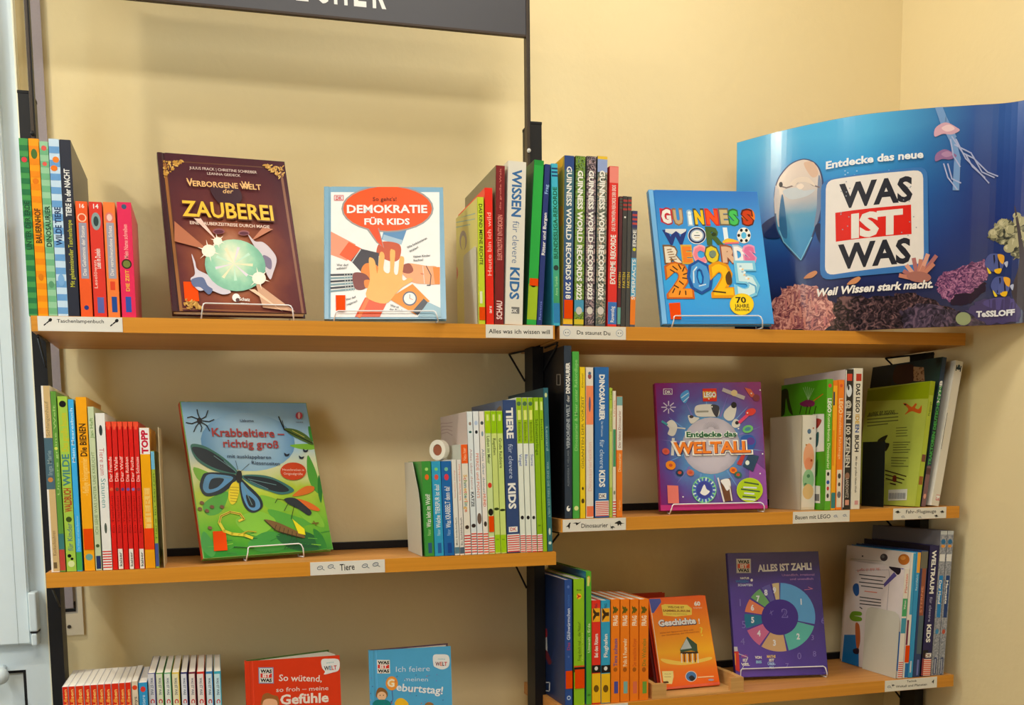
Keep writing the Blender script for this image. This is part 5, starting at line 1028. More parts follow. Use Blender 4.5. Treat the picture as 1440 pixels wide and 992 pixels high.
moon = ramp_mat('cover_ink', [(0, (206, 200, 214)), (.7, (190, 184, 200)), (1, (150, 146, 166))], 'r', centre=(.48, .52), rad=.3, noise=.25, nscale=10, rough=.16)
A.ell(450, 484, 183, 180, moon)
for k in range(16):
    a = PI+k*PI/15; A.line([(450+20*math.cos(a), 375+12*math.sin(a)), (450+52*math.cos(a), 378+45*math.sin(a))], 3, (160, 156, 172))
wg, gy = (214, 212, 206), (120, 120, 130)
A.blob([(345, 250), (370, 225), (460, 222), (500, 250), (495, 295), (440, 300), (360, 295)], wg); A.line([(360, 268), (430, 266)], 12, (150, 150, 140)); A.blob([(450, 225), (500, 235), (490, 300), (465, 280)], (60, 60, 70))
A.blob([(540, 260), (590, 220), (610, 245), (595, 310), (560, 325), (530, 300)], wg); A.ell(594, 226, 18, 20, (30, 30, 36)); A.blob([(580, 350), (600, 315), (632, 330), (630, 360), (600, 370)], wg); A.ell(614, 338, 12, 12, (40, 40, 50))
A.blob([(305, 290), (340, 300), (375, 310), (330, 345), (310, 325)], wg); A.ell(325, 300, 14, 10, (70, 60, 60)); A.blob([(165, 345), (200, 320), (235, 360), (215, 420), (175, 410), (185, 375)], wg); A.line([(140, 330), (170, 350)], 14, (60, 150, 170)); A.line([(210, 440), (205, 540)], 18, wg); A.line([(235, 370), (285, 375)], 8, wg)
for k in range(8): a = k*PI/4; A.line([(180+14*math.cos(a), 240+12*math.sin(a)), (180+44*math.cos(a), 240+38*math.sin(a))], 7, (206, 196, 220))
A.blob([(260, 155), (300, 130), (312, 165), (285, 215), (256, 185)], (70, 150, 214)); A.line([(262, 180), (305, 150)], 5, (200, 220, 240)); A.line([(275, 205), (308, 175)], 5, (200, 220, 240))
A.poly([(395, 122), (484, 120), (486, 202), (398, 203)], (214, 40, 32)); A.text('LEGO', (400, 178), (482, 177), 34, (240, 200, 60), .1); A.text('LEGO', (404, 175), (480, 174), 28, (20, 20, 20), .09); A.text('LEGO', (404, 175), (480, 174), 28, W_, .05)
A.line([(148, 124), (202, 124), (202, 158), (148, 158), (148, 124)], 3, W_); A.text('DK', (156, 152), (194, 152), 18, W_, .02)
A.line([(528, 130), (655, 180)], 24, (180, 170, 170)); A.ell(596, 150, 20, 20, (214, 190, 140)); A.poly([(660, 115), (700, 125), (740, 180), (700, 175)], (200, 90, 60)); A.ell(735, 180, 22, 22, (120, 50, 60)); A.line([(630, 335), (700, 270)], 20, (220, 70, 110)); A.ell(700, 270, 34, 22, (214, 60, 50), -20)
A.ell(682, 378, 34, 24, (110, 190, 110), -15); A.ell(682, 378, 20, 12, (70, 130, 150), -15); A.blob([(640, 430), (700, 415), (735, 460), (700, 520), (660, 480)], (40, 90, 170)); A.ell(700, 455, 26, 24, (90, 60, 150))
A.poly([(690, 535), (752, 550), (715, 650), (650, 612)], (40, 70, 100)); A.ell(679, 592, 13, 15, (226, 236, 226)); A.poly([(640, 545), (668, 538), (640, 610), (612, 600)], (190, 60, 60))
for cx, cy, c in ((193, 608, (240, 140, 30)), (162, 520, (214, 90, 80)), (590, 640, (240, 130, 30)), (318, 655, (200, 110, 90)), (250, 655, (30, 60, 90)), (620, 668, (50, 110, 90))): A.ell(cx, cy, 32 if cx == 193 else 24, 28 if cx == 193 else 20, c, 20); A.ell(cx, cy, 12, 10, (200, 80, 50))
A.ell(405, 765, 78, 84, (110, 190, 140)); A.ell(405, 765, 70, 76, (70, 100, 190))
for k in range(18): a = k*PI/9; A.line([(405+58*math.cos(a), 765+62*math.sin(a)), (405+72*math.cos(a), 765+78*math.sin(a))], 8, (150, 220, 150) if k % 2 else (220, 236, 240))
A.ell(405, 765, 50, 54, (60, 70, 160)); A.blob([(385, 770), (405, 730), (420, 760), (440, 775), (410, 800), (380, 785)], W_)
A.poly([(505, 700), (570, 690), (585, 830), (535, 840)], (110, 70, 50)); A.line([(492, 690), (530, 838)], 10, (226, 220, 220)); A.blob([(510, 705), (560, 695), (572, 740), (550, 770), (530, 740)], (236, 236, 236)); A.line([(565, 740), (580, 832)], 8, (220, 214, 210))
A.ell(693, 765, 83, 77, (190, 214, 40)); A.ell(693, 765, 77, 71, (176, 206, 30))
for k, (a, b_) in enumerate((((660, 716), (748, 730)), ((655, 748), (735, 752)), ((640, 760), (755, 775)), ((660, 785), (720, 790)), ((650, 805), (728, 812)), ((645, 822), (725, 828)))): A.line([a, b_], 9, (60, 90, 60) if k % 2 == 0 else (214, 220, 240))
A.poly([(170, 735), (240, 738), (245, 850), (175, 850)], (226, 120, 110))
for k in range(10): A.ell(160+random.random()*620, 130+random.random()*700, 5, 5, W_, 0, 6)
A.text('Entdecke das', (286, 432), (612, 428), 34, (236, 244, 236), .11); A.text('Entdecke das', (290, 430), (608, 426), 32, (30, 100, 60), .035)
A.text('WELTALL', (212, 540), (704, 530), 74, (240, 236, 226), .10); A.text('WELTALL', (222, 538), (700, 528), 70, (50, 40, 90), .05); A.text('WELTALL', (218, 534), (696, 524), 68, (240, 130, 40), .04)
A.build(); stand('clear wire stand under the purple space book', t, .022, .232, .013, .016, Z3)

# --- number book
t, A = face_book('violet number book showing a ring of nine numbered coloured segments', (1.4879, 0.0980, -0.1317, 0.2127, 0.2305, 0.2973, 0.0012, -0.0090), Z4, .012, (58, 44, 130))
A.view(1000, 740, 3.892)
A.rect(.001, A.w-.001, .001, A.h-.001, ramp_mat('cover_ink', [(0, (104, 74, 190)), (.4, (74, 54, 156)), (1, (44, 34, 110))], 'd', noise=.3, nscale=5, rough=.16))
RC = (376, 500)
segs = [(-90, 12, (90, 160, 220), '1', (493, 415)), (14, 76, (90, 184, 180), '2', (477, 605)), (78, 122, (206, 170, 130), '3', (347, 640)), (124, 158, (206, 110, 160), '4', (262, 588)), (160, 186, (30, 120, 160), '5', (228, 515)), (188, 212, (226, 130, 96), '6', (226, 448)), (214, 236, (110, 170, 110), '7', (256, 398)), (238, 254, (96, 90, 170), '8', (300, 365)), (256, 269, (206, 186, 140), '9', (347, 352))]
for a0, a1, c, n, (tx, ty) in segs:
    A.sector(RC[0], RC[1], 194, 188, .52, a0+1, a1-.5, c); A.text(n, (tx-9, ty+15), (tx+9, ty+15), 30, (226, 230, 240), .04)
A.ell(RC[0], RC[1], 99, 96, (66, 46, 146)); A.text('2', (386, 500), (420, 500), 44, (130, 120, 200), .04); A.text('2', (389, 498), (417, 498), 40, (66, 46, 146), .01); A.line([(320, 480), (340, 465)], 3, (130, 120, 200)); A.line([(325, 465), (332, 488)], 3, (130, 120, 200))
A.poly([(136, 180), (217, 180), (218, 258), (138, 259)], (190, 190, 200)); A.poly([(140, 183), (213, 183), (214, 254), (142, 255)], (226, 222, 214)); A.poly([(144, 208), (210, 208), (210, 232), (144, 232)], (222, 84, 50))
for tx, y, c in (('WAS', 205, K_), ('IST', 229, W_), ('WAS', 252, K_)): A.text(tx, (148 if tx == 'WAS' else 158, y), (208 if tx == 'WAS' else 198, y), 17, c, .05)
A.text('ALLES IST ZAHL!', (258, 250), (552, 238), 36, (236, 234, 240), .04)
A.text('Unendlich, irrational', (386, 275), (566, 272), 12, (190, 140, 200)); A.text('und unendlich', (430, 297), (560, 295), 12, (190, 140, 200))
A.text('NATUR', (158, 292), (208, 292), 11, W_, .03); A.text('WISSEN', (134, 310), (204, 310), 12, (60, 130, 200), .03); A.text('SCHAFTEN', (146, 330), (226, 330), 12, (214, 220, 240), .03); A.ell(221, 297, 7, 8, W_)
pale = (130, 116, 200)
for tx, x, y, s_ in (('1', 145, 440, 40), ('5', 165, 560, 40), ('0', 470, 730, 36), ('8', 555, 715, 30), ('6', 600, 535, 34), ('7', 405, 780, 28), ('4', 160, 650, 36), ('3', 545, 625, 28)): A.text(tx, (x, y), (x+s_*.7, y), s_, pale, -.0)
A.line([(510, 350), (555, 345), (530, 335)], 3, (200, 120, 160))
for tx, x0, x1, y, c in (('NULL', 165, 200, 720, (200, 90, 150)), ('IST', 172, 200, 742, W_), ('VIEL', 165, 210, 765, W_), ('VON', 240, 276, 727, W_), ('BIS', 244, 276, 752, (150, 200, 240)), ('MATHE', 304, 352, 722, (230, 200, 130)), ('IST', 316, 344, 742, W_), ('ÜBER-', 308, 352, 762, (170, 200, 250)), ('ALL', 316, 345, 782, (170, 200, 250))): A.text(tx, (x0, y), (x1, y), 14, c, .04)
A.poly([(103, 688), (150, 688), (156, 800), (112, 790)], (214, 60, 60)); A.poly([(100, 662), (142, 662), (145, 686), (102, 688)], (206, 206, 216)); A.line([(128, 700), (130, 760)], 10, (240, 160, 60)); A.line([(150, 700), (200, 720), (160, 800)], 3, (220, 220, 240))
A.build(); stand('clear wire stand under the violet number book', t, .008, .222, .020, .012, Z4)

# --- history quiz booklet in its wooden tray
q = (1.2712, 0.0492, 0.0120, 0.3295, 0.1474, 0.2109, 0.0120-.012, -0.0004)
t, A = face_book('orange history quiz booklet with a temple picture standing in the wooden display tray', q, Z4, .006, (240, 110, 30))
A.view(740, 770, 4.468)
A.rect(.001, A.w-.001, .001, A.h-.001, ramp_mat('cover_ink', [(0, (240, 90, 20)), (.2, (244, 120, 24)), (.4, (250, 180, 30)), (.6, (246, 150, 24)), (1, (240, 90, 24))], 't', rough=.2))
A.line([(776, 330), (852, 880)], 5, (240, 220, 200)); A.poly([(772, 326), (842, 323), (848, 345), (800, 415), (788, 412)], (74, 90, 180)); 
A.poly([(848, 365), (870, 358), (1010, 362), (1040, 385), (1040, 425), (940, 437), (860, 430)], (240, 214, 90)); A.text('WELCHE IST', (890, 382), (992, 385), 12, (140, 90, 30), .03); A.text('SAMMELSURIUM', (858, 405), (1030, 408), 13, (150, 80, 30), .03); A.text('FRAGEN UND ANTWORTEN', (880, 422), (1010, 424), 6, (140, 90, 30))
A.text('60', (1056, 367), (1094, 366), 24, W_, .05); A.text('KARTEN', (1050, 386), (1104, 385), 8, (250, 220, 200))
A.text('Geschichte', (834, 499), (1068, 482), 38, (40, 44, 90), .09); A.text('Geschichte', (832, 496), (1066, 479), 36, (236, 240, 250), .05); A.text('!', (1082, 480), (1092, 480), 30, W_, .04)
A.text('?', (1092, 560), (1122, 555), 56, (246, 210, 60), .0); A.text('Allerlei Spannendes aus', (840, 545), (1050, 522), 9, (160, 70, 20)); A.text('der Geschichte der Menschheit', (850, 560), (1085, 535), 9, (160, 70, 20))
A.blob([(850, 700), (1000, 720), (1150, 690), (1150, 710), (1000, 740), (880, 730)], (246, 206, 90))
A.poly([(965, 645), (1010, 562), (1072, 610), (1076, 658), (1035, 650), (970, 660)], (50, 84, 70)); A.poly([(968, 645), (1006, 572), (1040, 635)], (190, 206, 214)); A.poly([(968, 658), (1078, 655), (1080, 668), (968, 672)], (60, 44, 30))
for k in range(7): A.line([(975+k*17, 670), (977+k*17, 725-(k % 2)*5)], 8, (236, 226, 206) if k % 2 == 0 else (120, 60, 30))
A.ell(1035, 812, 36, 34, (230, 220, 210)); A.ell(1035, 812, 32, 30, (70, 120, 180)); A.blob([(1020, 820), (1040, 805), (1060, 825), (1040, 842)], (40, 36, 44)); A.line([(1078, 818), (1175, 812)], 7, (250, 206, 150))
A.poly([(852, 780), (922, 778), (925, 812), (915, 860), (862, 858)], (240, 226, 150)); A.text('Wissen für', (866, 800), (910, 799), 6, (120, 90, 40)); A.line([(868, 815), (908, 815)], 4, (190, 170, 110)); A.ell(1160, 834, 18, 7, (170, 160, 180))
A.poly([(850, 905), (855, 885), (1222, 845), (1222, 862)], (226, 96, 70))
A.build()
G = 'spare copies behind the front quiz booklet'
for k, (lb, c1, nm) in enumerate((('thin red spare booklet tilted directly behind the orange history quiz booklet', (190, 60, 40), 0), ('thin brown spare booklet furthest back in the wooden display tray', (110, 50, 50), 0))):
    qq = (q[0]-.002-.003*k, q[1]+.011+.009*k, .0120, .3295, .1474, .2109-.01*k, 0, 0)
    t2, A2 = face_book(lb, qq, Z4, .0045, c1); t2['group'] = G; A2.fill(c1, .002); A2.text; A2.build()
t = thing('display_tray', 'small open wooden tray holding the orange history quiz booklet', 'tray', (1.2712, .0, Z4))
x0 = x_at(740+772/4.468, .02, Z4+.02)-1.2712; x1 = .1645+.016
obj('base', box(x0, x1, .004, .115, .0003, .0045), PINE, t)
for xa in (x0, x1-.014): 
    bm = extrude_poly([(.004, .0046), (.115, .0046), (.115, .036), (.050, .036), (.004, .034)], xa, xa+.012, axis='x'); obj('side', bm, PINE, t)
obj('front_stop', box(x0+.012, x0+.034, .004, .014, .0046, .034), PINE, t); obj('front_stop', box(x1-.034, x1-.014, .004, .014, .0046, .034), PINE, t)
obj('clip', box(x0+.030, x0+.040, .006, .012, .0340, .037), col((90, 60, 40), .5, 'clip', .03), t)
# red-blue book lying behind
xa = x_at(858, .20, Z4+.10); t = thing('book', 'red and blue book standing low behind the orange quiz books, only its head showing', 'book', (xa+.005, .195, Z4+.0004))
zt = z_at(xa+.08, 836, .195)-Z4
obj('cover', extrude_poly([(0, 0), (.135, 0), (.135, .0018), (.002, .0018), (.002, .0132), (.135, .0132), (.135, .015), (0, .015)], 0, zt), col((206, 66, 36), .35, 'cover_board', .05), t); obj('page_block', box(.003, .132, .002, .013, .002, zt-.002), PAGES, t)
obj('spine_wrap', box(-.0007, -.0001, .001, .014, 0, zt), col((50, 70, 140), .4, 'cover_board', .05), t)

# --- the two face-out books at the bottom of the picture
def low_book(label, q, T, color, back):
    t, A = face_book(label, q, Z5, T, color); 
    return t, A
KX = x_at(343.6, .055, -.67); zt = z_at(KX, 931, .055)
hK = (zt-Z5-.006)/math.cos(.04)
KY = .055-hK*math.sin(.04)
wK = x_at(477, .06, -.668)-KX
t, A = face_book('red feelings book with white handwriting title at the bottom edge', (KX, KY, .0, .04, wK, hK, 0, 0), Z5, .016, (222, 62, 30), None, (.082, wK*.93, (70, 100, 40)))
A.view(320, 880, 4.235)
for r_ in ((188, 255, 270, 342),):
    A.poly([(183, 250), (273, 250), (275, 346), (186, 346)], (130, 150, 190)); A.poly([(189, 256), (268, 256), (270, 341), (191, 341)], (232, 230, 222)); A.poly([(196, 286), (264, 286), (264, 312), (196, 312)], (220, 50, 40))
    for tx, y, c in (('WAS', 282, K_), ('IST', 308, W_), ('WAS', 336, K_)): A.text(tx, (197 if tx == 'WAS' else 208, y), (263 if tx == 'WAS' else 252, y), 19, c, .05)
hw = (240, 226, 216)
A.text('So wütend,', (304, 330), (562, 335), 38, hw, .012, 0, .02); A.text('so froh – meine', (288, 396), (602, 385), 26, hw, .0, 0, .02); A.text('Gefühle', (312, 470), (602, 455), 56, hw, .03, 0, .02)
A.blob([(560, 205), (600, 198), (662, 205), (662, 265), (620, 282), (575, 292), (580, 275), (562, 250)], (232, 234, 236)); A.text('meine', (588, 228), (634, 222), 10, (90, 170, 190)); A.text('WELT', (576, 268), (650, 262), 24, [(60, 60, 70), (70, 140, 180), (220, 90, 50), (200, 40, 60)], .03)
A.blob([(205, 430), (215, 410), (240, 402), (270, 415), (300, 425), (300, 480), (205, 480)], (160, 100, 50)); A.blob([(215, 448), (250, 436), (292, 448), (290, 490), (215, 490)], (236, 180, 140))
A.fill
A.build()
LX = x_at(518, .06, -.665); zt = z_at(LX, 915.6, .06); hL = (zt-Z5-.006)/math.cos(.05); LY = .06-hL*math.sin(.05); wL = x_at(632, .06, -.665)-LX
t, A = face_book('sky blue birthday book with pale handwriting title at the bottom edge', (LX, LY, -.05, .05, wL, hL, 0, 0), Z5, .012, (84, 170, 220), None, (.045, wL*1.01, (90, 66, 84)))
A.view(320, 880, 4.235)
A.poly([(889, 205), (966, 206), (968, 286), (892, 286)], (232, 230, 222)); A.poly([(895, 234), (962, 234), (962, 256), (895, 256)], (220, 50, 40))
for tx, y, c in (('WAS', 230, K_), ('IST', 253, W_), ('WAS', 280, K_)): A.text(tx, (896 if tx == 'WAS' else 906, y), (962 if tx == 'WAS' else 950, y), 17, c, .05)
A.ell(978, 345, 36, 42, (236, 150, 60)); A.ell(972, 340, 22, 26, (244, 180, 90)); A.line([(980, 388), (984, 440), (970, 474)], 3, (90, 80, 160))
pw = (206, 226, 244)
A.text('Ich feiere', (998, 278), (1206, 272), 32, pw, .0, 0, .02); A.text('meinen', (1050, 332), (1196, 333), 24, pw, .0, 0, .02); A.text('G', (950, 365), (996, 365), 44, (246, 236, 214), .03); A.text('eburtstag!', (1002, 388), (1284, 410), 44, (236, 240, 246), .02, 0, .02)
A.blob([(1225, 180), (1260, 172), (1315, 180), (1318, 240), (1280, 262), (1240, 250), (1226, 235)], (232, 234, 236)); A.text('meine', (1252, 204), (1296, 204), 9, (90, 170, 190)); A.text('WELT', (1238, 240), (1306, 240), 22, [(120, 50, 70), (220, 90, 50), (60, 60, 70), (200, 40, 60)], .03)
A.blob([(885, 400), (900, 372), (930, 375), (952, 400), (945, 430), (890, 430)], (140, 96, 50)); A.ell(918, 420, 28, 26, (236, 190, 150)); A.ell(908, 416, 3, 3, K_); A.ell(928, 416, 3, 3, K_); A.blob([(868, 474), (885, 445), (950, 445), (968, 474)], (30, 130, 130)); A.blob([(1000, 474), (1005, 445), (1030, 432), (1060, 445), (1075, 474)], (240, 190, 40)); A.blob([(1175, 474), (1190, 458), (1215, 460), (1225, 474)], (150, 110, 60))
random.seed(5)
for k in range(26): A.ell(850+random.random()*440, 270+random.random()*200, 4, 3, ((60, 90, 160), (220, 110, 90), (110, 120, 200))[k % 3], 0, 6)
A.build()

# ------------------------------------------------------------------ bookends and tape
def plate_end(label, x, y0, y1, z, pts, m, foot=1, lean=0):
    """upright sheet in the y-z plane with a foot plate under the books"""
    t = thing('bookend', label, 'bookend', (x, y0, z+.0004)); t.rotation_euler = (0, lean, 0)
    obj('plate', extrude_poly(pts, -.0008, 0, axis='x'), m, t)
    return t
def rr_plate(w_, h, r=.02):
    return [(0, 0), (w_, 0), (w_, h-r), (w_-r*.3, h-r*.3), (w_-r, h), (r, h), (r*.3, h-r*.3), (0, h-r)]
xx = x_at(620+150/2.918, .02, Z1)-.0015
plate_end('cream metal bookend left of the slim lime green book on the top shelf', xx-.001, .012, .14, Z1, rr_plate(.095, z_at(xx, 160+545/2.918, .02)-Z1, .008), PLATE)
xx = x_at(550+155/3.308, .01, Z2)-.004
zc1 = z_at(xx, 520+560/3.308, .02)-Z2; zc2 = z_at(xx, 520+462/3.308, .07)-Z2; zc3 = z_at(xx, 520+432/3.308, .1)-Z2
plate_end('grey metal bookend with a cut corner left of the small green hardback', xx, .012, .17, Z2, [(0, 0), (.135, 0), (.135, zc3), (.055, zc3), (.045, zc2), (.012, zc1), (0, zc1-.03)], PLATE, lean=math.radians(-1.3))
xx = x_at(232, .02, Z2)
plate_end('thin cream bookend at the right end of the middle left row, seen edge-on', xx, .006, .12, Z2, rr_plate(.11, z_at(xx, 601, .01)-Z2, .004), col((214, 196, 160), .4, 'grey_enamel', .02))
xx = x_at(1125.2, .036, Z3)-.001
plate_end('beige bookend left of the small white watercolour book on the right middle shelf', xx, .034, .17, Z3, rr_plate(.118, z_at(xx, 585, .036)-Z3-.002, .006), col((196, 188, 166), .4, 'grey_enamel', .02))
xx = x_at(1243, .045, Z3)-.001
hb = z_at(xx, 621, .045)-Z3; yb = .045
while x_at(1213, yb, Z3) < xx and yb < .2: yb += .004
plate_end('dark steel bookend in front of the lime green aeroplane book', xx, .045, yb, Z3, [(0, 0), (yb-.045, 0), (yb-.045, hb), (0, hb)], col((16, 26, 28), .5, 'dark_enamel', .02), lean=0)
xx = x_at(1262, .006, Z4)-.0035
plate_end('pale grey bookend standing before the white space question book', xx-.001, .006, .1, Z4, rr_plate(.115, z_at(xx, 850+85/8, .03)-Z4, .018), PLATE, lean=math.radians(2.6))
# tape roll on top of the thin paperbacks
tx = x_at(620, .075, Z2+.17); tz = z_at(tx, 633, .075)
t = thing('tape_roll', 'white roll of tape with a brown core lying against the white butterfly book', 'tape', (tx, .085, tz))
b = bmesh.new()
for (r1, r0, w2) in ((.0215, .012, .014),):
    prof = [(r0, -w2/2), (r1, -w2/2), (r1, w2/2), (r0, w2/2)]; n = 28; rings = []
    for k in range(n):
        a = 2*PI*k/n; rings.append([b.verts.new((x, p*math.cos(a), p*math.sin(a))) for p, x in prof])
    for k in range(n):
        A_, B_ = rings[k], rings[(k+1) % n]
        for j in range(4): b.faces.new((A_[j], A_[(j+1) % 4], B_[(j+1) % 4], B_[j]))
obj('tape', b, col((228, 222, 206), .5, 'tape', .02), t)
b = bmesh.new(); n = 24
for x in (-.0045, .0045):
    pass
v0 = [b.verts.new((-.005, .0118*math.cos(2*PI*k/n), .0118*math.sin(2*PI*k/n))) for k in range(n)]; v1 = [b.verts.new((.005, .0118*math.cos(2*PI*k/n), .0118*math.sin(2*PI*k/n))) for k in range(n)]
b.faces.new(v0); b.faces.new(v1[::-1])
for k in range(n): b.faces.new((v0[k], v0[(k+1) % n], v1[(k+1) % n], v1[k]))
obj('core', b, col((150, 84, 56), .6, 'cardboard', .08), t)
t.rotation_euler = (0, 0, math.radians(38))

# ------------------------------------------------------------------ curved undersea poster on the top right shelf
PC = [(1.542, .209), (1.59, .133), (1.647, .063), (1.716, -.001), (1.813, -.053), (1.915, -.094), (1.985, -.122), (2.018, -.16), (2.030, -.23), (2.033, -.30)]
PH = .466
def dens(P, n=10):
    out = []
    for i in range(len(P)-1):
        p0, p1, p2, p3 = (np.array(P[max(0, min(len(P)-1, i+j))]) for j in (-1, 0, 1, 2))
        for q in range(n): t_ = q/n; out.append(.5*((2*p1)+(-p0+p2)*t_+(2*p0-5*p1+4*p2-p3)*t_**2+(-p0+3*p1-3*p2+p3)*t_**3))
    out.append(np.array(P[-1])); return out
PD = dens(PC); AL = [0]
for a, b_ in zip(PD, PD[1:]): AL.append(AL[-1]+float(np.linalg.norm(b_-a)))
PL = AL[-1]
def pcurve(s, off=0):
    s = min(max(s, 0), PL-1e-6); i = max(0, min(len(PD)-2, int(np.searchsorted(AL, s))-1)); f = (s-AL[i])/(AL[i+1]-AL[i]); p = PD[i]+(PD[i+1]-PD[i])*f
    j0, j1 = max(0, i-2), min(len(PD)-1, i+3); d = (PD[j1]-PD[j0]); d /= np.linalg.norm(d); return p+np.array((d[1], -d[0]))*off
def phit(u, v):
    r = ray(u, v); d = r[:2]; o = CP[:2]
    for i in range(len(PD)-1):
        a, b_ = PD[i], PD[i+1]; e = b_-a; den = d[0]*e[1]-d[1]*e[0]
        if abs(den) < 1e-9: continue
        t_ = ((a[0]-o[0])*e[1]-(a[1]-o[1])*e[0])/den; k = ((a[0]-o[0])*d[1]-(a[1]-o[1])*d[0])/den
        if -1e-6 <= k <= 1+1e-6 and t_ > 0: return AL[i]+k*(AL[i+1]-AL[i]), CP[2]+r[2]*t_
    return (0 if u < 1100 else PL), 0
poster = thing('poster', 'large curved undersea poster with a dolphin and coral on the top right shelf', 'poster', (1.788, -.036, .0003))
off0 = Vector(poster.location)
b = bmesh.new(); n = len(PD); vf = []
for i in range(n):
    p, q_ = pcurve(AL[i]), pcurve(AL[i], -.003)
    vf.append([b.verts.new((c[0]-off0.x, c[1]-off0.y, z)) for c, z in ((p, 0), (p, PH), (q_, PH), (q_, 0))])
for i in range(n-1):
    for j in range(4): b.faces.new((vf[i][j], vf[i][(j+1) % 4], vf[i+1][(j+1) % 4], vf[i+1][j]))
b.faces.new(vf[0]); b.faces.new(vf[-1][::-1])
obj('board', b, col((160, 120, 84), .6, 'cardboard', .08), poster, True)
for p_ in poster.children[0].data.polygons: p_.use_smooth = False
A = Art(poster, PL, PH, curve=phit).view(1020, 120, 2.6095)
sea = ramp_mat('poster_ink', [(0, (30, 30, 44)), (.12, (40, 44, 70)), (.3, (30, 50, 110)), (.55, (44, 96, 180)), (.8, (60, 150, 220)), (1, (80, 176, 232))], 't', noise=.12, nscale=3, rough=.16)
# right-hand darkening belongs to the printed picture: deep water
seaR = ramp_mat('poster_ink', [(0, (70, 160, 224)), (.35, (60, 140, 214)), (.55, (46, 96, 176)), (.75, (36, 60, 130)), (1, (34, 44, 100))], 's', noise=.1, nscale=3, rough=.16)
def mixsea():
    m, N, L, bs = new_mat('poster_ink'); uv = N.new('ShaderNodeUVMap'); sp_ = N.new('ShaderNodeSeparateXYZ'); L.new(uv.outputs[0], sp_.inputs[0])
    def rp(src, st):
        r = N.new('ShaderNodeValToRGB'); L.new(src, r.inputs[0]); e = r.color_ramp.elements
        while len(e) < len(st): e.new(.5)
        for i, (p, c) in enumerate(st): e[i].position = p; e[i].color = (*(lin(c) if isinstance(c, tuple) else (c, c, c)), 1)
        return r.outputs[0]
    no = N.new('ShaderNodeTexNoise'); no.inputs['Scale'].default_value = 4; no.inputs['Detail'].default_value = 6; L.new(uv.outputs[0], no.inputs['Vector'])
    ma = N.new('ShaderNodeMath'); ma.operation = 'MULTIPLY_ADD'; L.new(no.outputs['Fac'], ma.inputs[0]); ma.inputs[1].default_value = .16; L.new(sp_.outputs[1], ma.inputs[2])
    left = rp(ma.outputs[0], [(.08, (26, 30, 50)), (.26, (30, 34, 76)), (.45, (36, 66, 140)), (.68, (44, 120, 200)), (.9, (64, 160, 222)), (1, (84, 180, 232))])
    right = rp(ma.outputs[0], [(.08, (60, 56, 74)), (.3, (40, 56, 110)), (.55, (34, 56, 128)), (.8, (40, 72, 146)), (1, (56, 96, 170))])
    k = rp(sp_.outputs[0], [(.38, 0.0), (.66, 1.0)])
    mx = N.new('ShaderNodeMix'); mx.data_type = 'RGBA'; L.new(k, mx.inputs['Factor']); L.new(left, mx.inputs['A']); L.new(right, mx.inputs['B'])
    L.new(mx.outputs['Result'], bs.inputs['Base Color']); bs.inputs['Roughness'].default_value = .17; return m
A.rect(.0005, PL-.0005, .0005, PH-.0005, mixsea())
cor1 = coral_mat((110, 60, 74), (186, 120, 116), (226, 172, 160), 80); cor2 = coral_mat((70, 40, 84), (140, 84, 130), (190, 130, 166), 100)
cor3 = coral_mat((22, 18, 26), (60, 44, 52), (120, 88, 90), 60); cor4 = coral_mat((50, 54, 50), (130, 128, 100), (206, 200, 160), 60)
random.seed(11)
def ragged(pts, c, amp, n=7):
    out = []
    for i in range(len(pts)):
        a, b_ = np.array(pts[i], float), np.array(pts[(i+1) % len(pts)], float)
        for q in range(n): out.append(tuple(a+(b_-a)*q/n+np.array((random.uniform(-amp, amp), random.uniform(-amp, amp)))))
    A.poly(out, c)
ragged([(380, 900), (390, 800), (450, 770), (560, 780), (680, 760), (780, 800), (860, 830), (900, 890), (700, 900)], cor3, 8)
ragged([(165, 900), (175, 800), (215, 740), (280, 725), (340, 740), (390, 790), (400, 850), (370, 900)], cor1, 9)
for k in range(30):
    x = 190+random.random()*190; y = 745+random.random()*110+(abs(x-290)*.25); A.line([(x, y+30), (x+random.uniform(-6, 6), y)], 7, random.choice([(206, 140, 130), (190, 120, 120), (220, 160, 150), (150, 90, 100)]))
ragged([(640, 830), (720, 800), (850, 830), (960, 860), (900, 905), (660, 900)], coral_mat((36, 32, 44), (70, 58, 80), (110, 88, 110), 50), 6)
ragged([(770, 720), (800, 690), (900, 650), (950, 640), (965, 690), (930, 760), (850, 800), (790, 780)], cor2, 7)
ragged([(820, 800), (840, 770), (900, 760), (950, 720), (960, 750), (900, 800), (850, 812)], (40, 24, 50), 5)
ragged([(960, 560), (985, 510), (1020, 490), (1060, 500), (1096, 480), (1110, 620), (1060, 640), (1030, 600), (990, 575)], cor4, 6)
for x, y, r in ((985, 545, 22), (1020, 510, 24), (1045, 530, 20), (1080, 500, 24), (1060, 580, 24), (1040, 600, 20), (1085, 555, 22), (1070, 480, 16)): A.ell(x, y, r, r*.8, (176, 170, 130), 0, 14); A.ell(x-3, y-4, r*.6, r*.45, (206, 200, 160), 0, 12)
ragged([(880, 830), (930, 790), (1040, 780), (1090, 800), (1080, 870), (960, 880)], (74, 64, 110), 5); A.blob([(940, 800), (1000, 780), (1070, 790), (1075, 815), (1000, 825)], (90, 80, 140))
A.ell(872, 858, 28, 24, (150, 160, 120), 0); A.blob([(1060, 440), (1096, 600), (1110, 780), (1096, 830), (1050, 760), (1080, 640)], (64, 54, 60))
# light shafts and bubbles
for k in range(12): A.ell(410+random.random()*320, 312+random.random()*26, 3, 3, (150, 196, 236), 0, 6)
